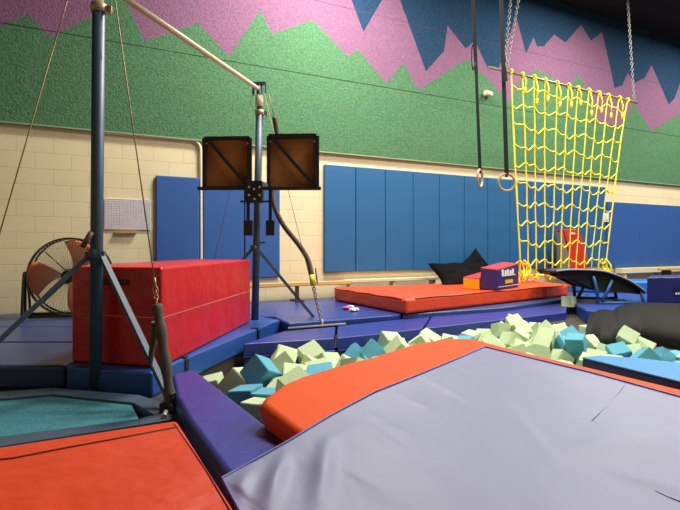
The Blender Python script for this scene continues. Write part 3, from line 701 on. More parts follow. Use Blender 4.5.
# lavender grey sheet on top (thin), draped over pad and side beam
def sheet():
    edge = [(485, 347), (450, 362), (412, 377.5), (375, 392), (330, 416), (287, 442), (255, 460), (222, 478)]
    bm = bmesh.new()
    # parametric grid: u along left edge (apex -> front left), v from left edge to right edge
    Lp = [ap(*p) for p in edge]
    Lq = ap(238, 508)
    Lp += [Lp[-1].lerp(Lq, t) for t in (.5, 1, 1.6)]
    e2 = [(485, 347), (530, 358), (590, 372.5), (640, 386), (680, 397), (740, 414), (790, 430)]
    Rp = [ap(*p) for p in e2]
    def ev2(P, t):
        t = t*(len(P)-1); i = min(int(t), len(P)-2); return P[i].lerp(P[i+1], t-i)
    SEG = [(ap(*a_), ap(*b_), wd_s, hs) for a_, b_, wd_s, hs in [((415, 372), (470, 400), .008, .005), ((443, 369), (466, 379), .008, .004), ((395, 392), (433, 410), .008, .004),
        ((358, 408), (415, 440), .009, .005), ((340, 436), (440, 482), .008, .005), ((362, 424), (405, 455), .012, .005), ((345, 470), (385, 490), .009, .004), ((500, 395), (560, 470), .03, .004),
        ((248, 468), (236, 500), .03, .016), ((284, 452), (268, 508), .03, .018), ((328, 440), (318, 508), .035, .014), ((610, 470), (680, 490), .03, .006), ((560, 450), (640, 440), .04, .004)]]
    N1 = 130; rows = []
    a0 = Lp[0]
    for i in range(N1+1):
        row = []
        for j in range(N1+1):
            p = a0+(ev2(Lp, i/N1)-a0)+(ev2(Rp, j/N1)-a0)
            u, v = i/N1, j/N1
            fo = .007*noise.noise(Vector((u*5, v*1.6, .3)))+.002*noise.noise(Vector((u*16, v*9, 2)))
            for (s0, s1, wd_s, hs) in SEG:
                d_ = s1-s0; t_ = max(0, min(1, (p-s0).dot(d_)/d_.length_squared)); q_ = (p-s0-d_*t_).length
                if q_ < wd_s*3: fo += hs*math.exp(-(q_/wd_s)**2)*(.35+.65*math.sin(math.pi*min(1, max(0, t_))))
            e_ = min(1, u*v*60) if 0 else 1
            edge_ = min(1, v*12) ; edge2 = min(1, u*12)
            row.append(bm.verts.new(p+PN*(fo*(.15+.85*min(edge_, edge2)))))
        rows.append(row)
    for A, B_ in zip(rows, rows[1:]):
        for j in range(N1): bm.faces.new((A[j], B_[j], B_[j+1], A[j+1])).smooth = True
    bmesh.ops.recalc_face_normals(bm, faces=bm.faces[:])
    me = bpy.data.meshes.new('cover'); bm.to_mesh(me); bm.free()
    o = link('cover', me, LAV)
    so = o.modifiers.new('s', 'SOLIDIFY'); so.thickness = .02; so.offset = -1
    return o, Lp, Rp
sh, Lp, Rp = sheet()
if sh.data.polygons[0].normal.z < 0:
    sh.data.flip_normals()
sr = root('throw_mat', L_.copy(), 'large grey-lavender thin mat spread over the orange pad in the foreground', 'mat')
keep(sh, sr)
mb = MB(); off = PN*.002
mb.tube([p+off for p in Lp], .004, 8); mb.tube([p+off for p in Rp], .004, 8)
keep(mb.build('edge_binding', vinyl('binding_blue', '5a62b4', rough=.5)), sr)
mb = MB(); mb.tube([ap(*p)+PN*.001 for p in ((624, 386), (618, 394), (606, 407), (592, 421))], .0016, 6)
keep(mb.build('stitch_line', vinyl('stitch_blue', '6d75b0', rough=.5)), sr)
mb = MB(); mb.tube([ap(*p)+PN*.001 for p in ((655, 491), (668, 497), (684, 503))], .0014, 6)
keep(mb.build('stitch_line', vinyl('stitch_blue', '6f77b8', rough=.5)), sr)

# light blue mat at right, lying on the cubes against the orange pad
zt_ = .335
lb = [at(582, 357, zt_), at(680, 381, zt_), at(760, 402, zt_), at(800, 385, zt_), at(690, 364, zt_), at(640, 358, zt_), at(600, 355.3, zt_)]
lbr = root('light_blue_mat', lb[0].copy()-UP*.1, 'light blue topped mat with dark navy side at the right edge, beside the orange pad', 'mat')
keep(MB().prism(lb, [p-UP*.012 for p in lb]).build('top_cover', SKY, bevel=.005), lbr)
keep(MB().prism([p-UP*.0125 for p in lb], [p-UP*.085 for p in lb]).build('side_cover', mat('navy_side', '1d3188', rough=.5), bevel=.006), lbr)

# ------------------------------------------------------------------ dark cover draped over the right pit edge
DC = mat('charcoal_cover', '141312', rough=.7, spec=.15, bump=.4, bscale=14, bdist=.02)
# columns run left (far) to right (near); rows: back of top, mid top, front lip, front face, bottom
colz = []
front = [(585, 331), (590, 330), (600, 333), (612, 333), (622, 329), (640, 327), (660, 330), (690, 334), (730, 342)]
back = [(592, 313), (600, 310), (607, 310), (613, 311), (618, 308), (636, 304.5), (655, 305), (690, 305.5), (735, 308)]
hts = [.19, .20, .205, .205, .225, .235, .235, .235, .235]
bm = bmesh.new(); rows = []
for i in range(len(front)-1):
    for k in range(6):
        t = k/6
        f_ = at(front[i][0]+(front[i+1][0]-front[i][0])*t, front[i][1]+(front[i+1][1]-front[i][1])*t, .17)
        b2 = at(back[i][0]+(back[i+1][0]-back[i][0])*t, back[i][1]+(back[i+1][1]-back[i][1])*t, .17)
        s_ = t*t*(3-2*t); h_ = hts[i]+(hts[i+1]-hts[i])*s_
        o_ = (f_-b2).normalized(); row = []
        for (tt, zz, ff_) in ((0, .175, 0), (.03, h_*.85, 0), (.12, h_, 0), (.35, h_+.012, 0), (.6, h_+.01, 0), (.8, h_-.005, 0), (.93, h_-.04, 0), (1, h_-.10, .0), (1.0, .04, .0), (1.0, -.08, .0), (1.0, -.24, .0)):
            p = b2.lerp(f_, tt)+o_*ff_; p.z = zz
            n_ = noise.noise(Vector((p.x*3, p.y*3, p.z*5)))*.022+noise.noise(Vector((p.x*9, p.y*9, p.z*9)))*.006
            row.append(bm.verts.new(p+Vector((o_.x*n_, o_.y*n_, abs(n_)*.8 if zz > .1 else 0))))
        rows.append(row)
for A, B_ in zip(rows, rows[1:]):
    for j in range(len(A)-1): bm.faces.new((A[j], B_[j], B_[j+1], A[j+1])).smooth = True
bmesh.ops.recalc_face_normals(bm, faces=bm.faces[:])
bm.faces.new(rows[0][::1]); bm.faces.new(rows[-1][::-1])
me = bpy.data.meshes.new('draped_cover'); bm.to_mesh(me); bm.free()
o = link('draped_cover', me, DC); origin(o); o.modifiers.new('s', 'SUBSURF').render_levels = 1
tag(o, 'dark charcoal cover draped over the right edge of the foam pit', 'cover')

# navy block and bright blue mats at right
Dn = 7.5
nbk = [ad(647, 0, 7.3), ad(760, 0, 7.6), ad(760, 0, 8.5), ad(651, 0, 7.9)]
r = root('navy_block', cw(4.6, 7.4, MZ), 'dark navy foam block at the right edge behind the draped cover', 'foam block')
keep(MB().prism([Vector((p.x, p.y, .555)) for p in nbk], [Vector((p.x, p.y, MZ+.002)) for p in nbk]).build('cover', vinyl('dark_navy', '161f5e', rough=.45), bevel=.02), r)
mb = MB(); q = ad(678, 289, 7.36)
keep(MB().box(q-FW*.015, (.12, .02, .03), rz=-TH).build('handle', BLACK), r)
q = ad(677, 293.5, 7.36); mb = MB()
for k in range(4): mb.box(q-FW*.012+RT*(k*.03-.02), (.018, .01, .03), rz=-TH)
keep(mb.build('mark', WHITE), r)
bb = [ad(575, 0, 9.15), ad(652, 0, 9.0), ad(660, 0, 9.7), ad(582, 0, 9.75)]
o = MB().prism([Vector((p.x, p.y, .38)) for p in bb], [Vector((p.x, p.y, MZ+.002)) for p in bb]).build('blue_mat', vinyl('bright_blue', '2668b4', rough=.45), bevel=.04); origin(o)
tag(o, 'bright blue mat seen behind and under the mini trampoline', 'mat')

# mini trampoline
mt = root('mini_trampoline', cw(3.7, 7.7, MZ), 'mini trampoline with a dark curved bed on blue steel legs', 'mini trampoline')
prof = [(556, 271.2), (568, 269.8), (585, 269.8), (602, 271), (615, 274.5), (628, 280), (638, 286), (646, 292.5)]
def sheet2(prof, d0, d1, th, m, name, drop=0, wob=0):
    P = [Vector((p[0], p[1], 0)) for p in prof]; S = spline(P, 4); bm = bmesh.new(); rows = []
    for s_ in S:
        row = []
        for k in range(9):
            t = k/8; Z = d0+(d1-d0)*t
            zz = 1-(s_.y-HZ)/FPX*d0 - drop*math.sin(t*math.pi)*wob - (drop if not wob else 0)
            p = cw((s_.x-340)/FPX*d0+.12*t, Z, zz-.03*t); row.append(bm.verts.new(p))
        rows.append(row)
    for A, B_ in zip(rows, rows[1:]):
        for j in range(8): bm.faces.new((A[j], B_[j], B_[j+1], A[j+1])).smooth = True
    bmesh.ops.recalc_face_normals(bm, faces=bm.faces[:])
    me = bpy.data.meshes.new(name); bm.to_mesh(me); bm.free(); o = link(name, me, m)
    so = o.modifiers.new('s', 'SOLIDIFY'); so.thickness = th; so.offset = 0; return o, S
o, S = sheet2(prof, 7.25, 8.05, .03, mat('bed_cover', '474b58', rough=.4), 'bed_cover'); keep(o, mt)
prof2 = [(560, 276), (574, 279), (590, 287), (603, 291), (618, 292), (632, 293), (643, 294.5)]
keep(MB().tube([cw((q_.x-340)/FPX*7.25, 7.24, 1-(q_.y-HZ)/FPX*7.25) for q_ in S], .012, 8).build('edge_trim', mat('trim_grey', '8a8a8c', rough=.4)), mt)
o, _ = sheet2(prof2, 7.3, 7.95, .01, mat('bed_black', '0e0e14', rough=.6), 'bed'); keep(o, mt)
def skirt(Z, nm):
    bm = bmesh.new(); A = spline([Vector((p[0], p[1], 0)) for p in prof], 4)
    B_ = spline([Vector((p[0], p[1], 0)) for p in prof2], 4); r_ = []
    n_ = len(A)
    for i in range(n_):
        b_i = B_[min(int(i*len(B_)/n_), len(B_)-1)]
        r_.append((bm.verts.new(cw((A[i].x-340)/FPX*7.25, Z, 1-(A[i].y-HZ)/FPX*7.25-.01)), bm.verts.new(cw((b_i.x-340)/FPX*7.25, Z, 1-(b_i.y-HZ)/FPX*7.25))))
    for a, b in zip(r_, r_[1:]): bm.faces.new((a[0], b[0], b[1], a[1]))
    me = bpy.data.meshes.new(nm); bm.to_mesh(me); bm.free(); o = link(nm, me, MATS['bed_black']); so = o.modifiers.new('s', 'SOLIDIFY'); so.thickness = .01; keep(o, mt)
skirt(7.32, 'side_skirt'); skirt(7.98, 'side_skirt')
LEG = mat('blue_frame_paint', '2c5f8e', rough=.4, metal=.2)
for Z in (7.28, 8.0):
    def q(px, py): return cw((px-340)/FPX*7.28, Z, 1-(py-HZ)/FPX*7.28)
    keep(MB().tube([q(593, 276), q(597, 290), q(598, 303)], .024, 10).build('leg', LEG), mt)
    keep(MB().tube([q(612, 280), q(607, 292), q(601, 303.5)], .024, 10).build('leg', LEG), mt)
    keep(MB().tube([q(641, 291), q(643, 300), q(644, 303)], .024, 10).build('leg', LEG), mt)
    keep(MB().tube([q(598, 303), q(620, 303), q(644, 303)], .024, 10).build('base_bar', LEG), mt)
keep(MB().tube([cw((557.5-340)/FPX*7.25, 7.27, 1-25.6/500*7.25), cw((557.5-340)/FPX*7.25+.1, 8.03, 1-25.6/500*7.25-.03)], .02, 8).build('end_bar', BLACK), mt)
keep(MB().tube([cw((645-340)/FPX*7.25, 7.27, 1-45.3/500*7.25), cw((645-340)/FPX*7.25+.1, 8.03, 1-45.3/500*7.25-.03)], .02, 8).build('end_bar', BLACK), mt)

# red board leaning behind the net
def wq(px, py, y): return aw(px, py, y)
P = [(563.5, 229.5), (576.5, 229.5), (581.5, 236), (588, 258), (584, 268), (573, 267)]
fr = [aw(x, y, .42) for x, y in P]
for p in fr: p.z = max(p.z, MZ+.3)
r = root('trapezoid_board', Vector((fr[4].x, -.35, MZ)), 'red padded board with a grey side leaning on the wall behind the yellow net', 'padded board')
bk = [Vector((p.x-.02, p.y+.2, p.z)) for p in fr]
lowa = [Vector((fr[4].x+.02, -.46, MZ+.005)), Vector((fr[5].x+.06, -.46, MZ+.005))]
fr2 = fr[:5]+[lowa[0], lowa[1], fr[5]]; 
fr2 = [fr[0], fr[1], fr[2], fr[3], Vector((fr[3].x-.02, -.42, MZ+.005)), Vector((fr[5].x+.02, -.42, MZ+.005)), aw(570, 255, .42)]
keep(MB().prism(fr2, [p+Vector((-.01, .18, 0)) for p in fr2]).build('pad', vinyl('leaning_red', 'd4302a', rough=.4), bevel=.012), r)
g_ = [aw(562.5, 232, .44), aw(564.5, 238, .44), aw(571.5, 266, .44), Vector((aw(571.5, 266, .44).x, -.44, MZ+.005)), Vector((aw(562, 266, .44).x, -.44, MZ+.005))]
keep(MB().prism(g_, [p+Vector((0, .14, 0)) for p in g_]).build('side_pad', mat('grey_side', '7d7266', rough=.7), bevel=.008), r)
q = aw(573, 233.5, .43)
keep(MB().box(q, (.13, .012, .035)).build('label', WHITE), r)

# ------------------------------------------------------------------ climbing net on its bar
def wd_(px, off): # point on vertical plane parallel to the wall, off metres in front
    return aw(px, 250, off).x
OFFN = 1.0
zbar = 1+aw(560, 247-0, OFFN).z*0+2.16
zbar = aw(500, 69.5, OFFN).z
cn = root('cargo_net', Vector((aw(560, 250, OFFN).x, -OFFN, .45)), 'yellow rope climbing net hanging from a steel bar on chains', 'climbing net')
xb0, xb1 = aw(488.5, 68, OFFN).x, aw(637, 100.5, OFFN).x
keep(MB().cyl((xb0, -OFFN, zbar), (xb1, -OFFN, zbar-.08), .024, 14).build('bar', mat('bar_brown', '8a7a70', rough=.4, metal=.4)), cn)
vt = [511, 522.5, 533.5, 545, 557, 568, 578, 588.5, 598.5, 608.5, 619, 627.5]
# pixel columns at top, the narrowing further down, and the bottom
nb_ = [520, 528.5, 536.5, 544.5, 552.5, 560.5, 568.5, 576.5, 584, 591.5, 598.5, 605.5]
def rope(i, t):                       # rope i (float ok), t 0..1 top to bottom
    k = min(int(i), 10); f = i-k
    xt = vt[k]+(vt[k+1]-vt[k])*f; xb = nb_[k]+(nb_[k+1]-nb_[k])*f
    s_ = t**.9; px = xt+(xb-xt)*min(1, s_*1.05)
    ztop = zbar-.075*i/11; zbot = .52
    return Vector((aw(px, 250, OFFN).x, -OFFN+.008*math.sin(i*2.3+t*5), ztop+(zbot-ztop)*t))
mb = MB()
for i in range(12):
    P = [rope(i, k/14)+Vector((.006*math.sin(k*1.7+i), 0, 0)) for k in range(15)]
    mb.tube(spline(P, 2), .0115, 6)
keep(mb.build('vertical_ropes', YELLOW), cn)
mb = MB(); NR = 10
for r_ in range(NR):
    t = (r_+.62)/NR*.97; P = []
    for i in range(12):
        P.append(rope(i, min(1, t+.012*math.sin(i*1.9+r_*2.1))))
        sg = .010+.004*((i*7+r_*3) % 3)
        if i < 11: P += [rope(i+.28, min(1.02, t+.012*math.sin(i*1.9+r_*2.1)+sg)), rope(i+.6, min(1.02, t+.012*math.sin((i+.6)*1.9+r_*2.1)+sg*.7))]
    mb.tube(spline(P, 3), .0125, 6)
keep(mb.build('cross_ropes', YELLOW), cn)
for i in range(12):
    mb = MB(); p = rope(i, 0); mb.tube([p+Vector((0, .04*math.cos(a), .04*math.sin(a))) for a in [k*math.pi/5 for k in range(10)]], .016, 6, closed=True)
    mb.tube([p+Vector((.02, 0, -.03)), p+Vector((-.02, -.01, -.02)), p+Vector((.03, .0, -.07))], .016, 6)
    if i not in (0, 11):
        ln = [.3, .22, .38, .28, .34][i % 5]; mb.tube([p+Vector((.03, -.02, -.03)), p+Vector((.07, -.03, -ln*.5)), p+Vector((.045, -.03, -ln))], .012, 6)
        mb.tube([p+Vector((.045, -.03, -ln)), p+Vector((.045, -.03, -ln-.12))], .022, 7)
    keep(mb.build('hanging_knot', YELLOW), cn)
mb = MB(); random.seed(5)
for i in range(11):
    a = rope(i, 1); b = rope(i+1, 1); c_ = (a+b)/2
    for q_ in range(3):
        d1 = Vector((random.uniform(-.08, .08), random.uniform(-.1, .1), -random.uniform(.03, .16)))
        mb.tube(spline([a, a.lerp(c_, .5)+d1, c_+d1*1.0+UP*.04, b.lerp(c_, .4)+d1*.8, b], 4), .0125, 6)
for i in (0, .5, 10.5, 11):
    a = rope(i, 1)
    for q_ in range(3): mb.tube(spline([a+UP*.25, a+Vector((random.uniform(-.12, .12), random.uniform(-.1, .1), .1)), a+Vector((random.uniform(-.1, .1), random.uniform(-.1, .1), -.05)), a+Vector((random.uniform(-.12, .12), random.uniform(-.1, .1), .06))], 5), .013, 6)
keep(mb.build('gathered_hem', YELLOW), cn)
# side double rope
for ii in (0, 11):
    mb = MB(); P = [rope(ii, k/10)+Vector((.012*(-1 if ii == 0 else 1)*math.sin(k*math.pi/10), 0, 0)) for k in range(11)]; mb.tube(P, .011, 6); keep(mb.build('edge_rope', YELLOW), cn)
# chains to the ceiling
def hang_chain(x0, x1, off, label, n=40, g=None):
    c0 = Vector((x0, -OFFN, zbar+.03)); c1 = Vector((x1, -OFFN, ZC-.003))
    o = chain(c0, c1, n, wire=.007, wd=.62).build('hanging_chain', CHAINM); origin(o); return tag(o, label, 'chain', g)
xa = aw(504.5, 68, OFFN).x
hang_chain(xa, aw(511, 0, OFFN).x+.1, 0, 'steel chain left of its twin, holding the left end of the net bar', g='chains holding the net bar')
hang_chain(xa+.04, aw(516, 0, OFFN).x+.25, 0, 'steel chain right of its twin, holding the left end of the net bar', g='chains holding the net bar')
zbar -= .08
hang_chain(aw(634, 98, OFFN).x, aw(629, 0, OFFN).x-.06, 0, 'steel chain holding the right end of the net bar', g='chains holding the net bar')

# ------------------------------------------------------------------ gymnastic rings
WOOD = mat('ring_wood', 'b89c72', rough=.5, var=.15, vscale=10)
STRAP = mat('black_webbing', '070606', rough=.75)
def ringset(px, py, Z, px0, ang, tilt, label):
    c_ = ad(px, py, Z); r = root('gymnastics_ring', c_-UP*.118, label, 'gymnastics ring', 'pair of gymnastics rings')
    a_ = ang; u = RT*math.cos(a_)+FW*math.sin(a_); R0 = .111
    P = [c_+u*(R0*math.cos(k*2*math.pi/40))+UP*(R0*math.sin(k*2*math.pi/40)) for k in range(40)]
    keep(MB().tube(P, .0155, 12, closed=True).build('ring', WOOD), r)
    t0 = c_+UP*(R0-.005); d_ = (ad(px0, 0, Z)-t0); t1 = t0+d_*((ZC-t0.z)/d_.z)
    lp = t0+d_*.02
    mb = MB(); off = u*.0 + (RT*.012 if abs(math.cos(a_)) < .6 else FW*.012)
    for s_ in (-1, 1):
        mb.bar(t0-UP*.0+off*s_*.8, t0.lerp(t1, .6)+off*s_*.25, .046 if abs(math.cos(a_)) > .6 else .016, .012 if abs(math.cos(a_)) > .6 else .03, up=FW)
    mb.bar(t0.lerp(t1, .3), t1-UP*.002, .042, .012, up=FW)
    P = [t0+off*1.0+UP*.01, t0+off-UP*.02, t0-off-UP*.02, t0-off+UP*.01]
    mb.bar(t0-UP*.022-u*.016, t0-UP*.022+u*.016, .03, .03, up=FW)
    keep(mb.build('strap', STRAP), r)
    return r, t0, t1, off
r, t0, t1, o_ = ringset(480, 178.3, 6.5, 473.3, math.radians(58), 0, 'left gymnastics ring seen nearly edge-on, hanging on a black strap')
b_ = ad(475.2, 55, 6.45); keep(MB().tube(spline([b_, ad(472.5, 44, 6.42), ad(471.6, 58, 6.42), ad(473, 70, 6.42), ad(475.4, 62, 6.45)], 4), .008, 6).build('strap_tail', STRAP), r)
r, t0, t1, o_ = ringset(506.6, 182.3, 6.5, 501.3, math.radians(8), 0, 'right gymnastics ring seen face-on, on a wide black strap left of the net')
b_ = ad(503.5, 60, 6.45); keep(MB().bar(ad(502.9, 60, 6.44), ad(505.5, 81, 6.44), .05, .02, up=FW).build('strap_tail', STRAP), r)
keep(MB().box(ad(503.2, 60, 6.45), (.06, .02, .05), rz=-TH).build('buckle', mat('dark_buckle', '2b2a2c', rough=.4, metal=.6)), r)
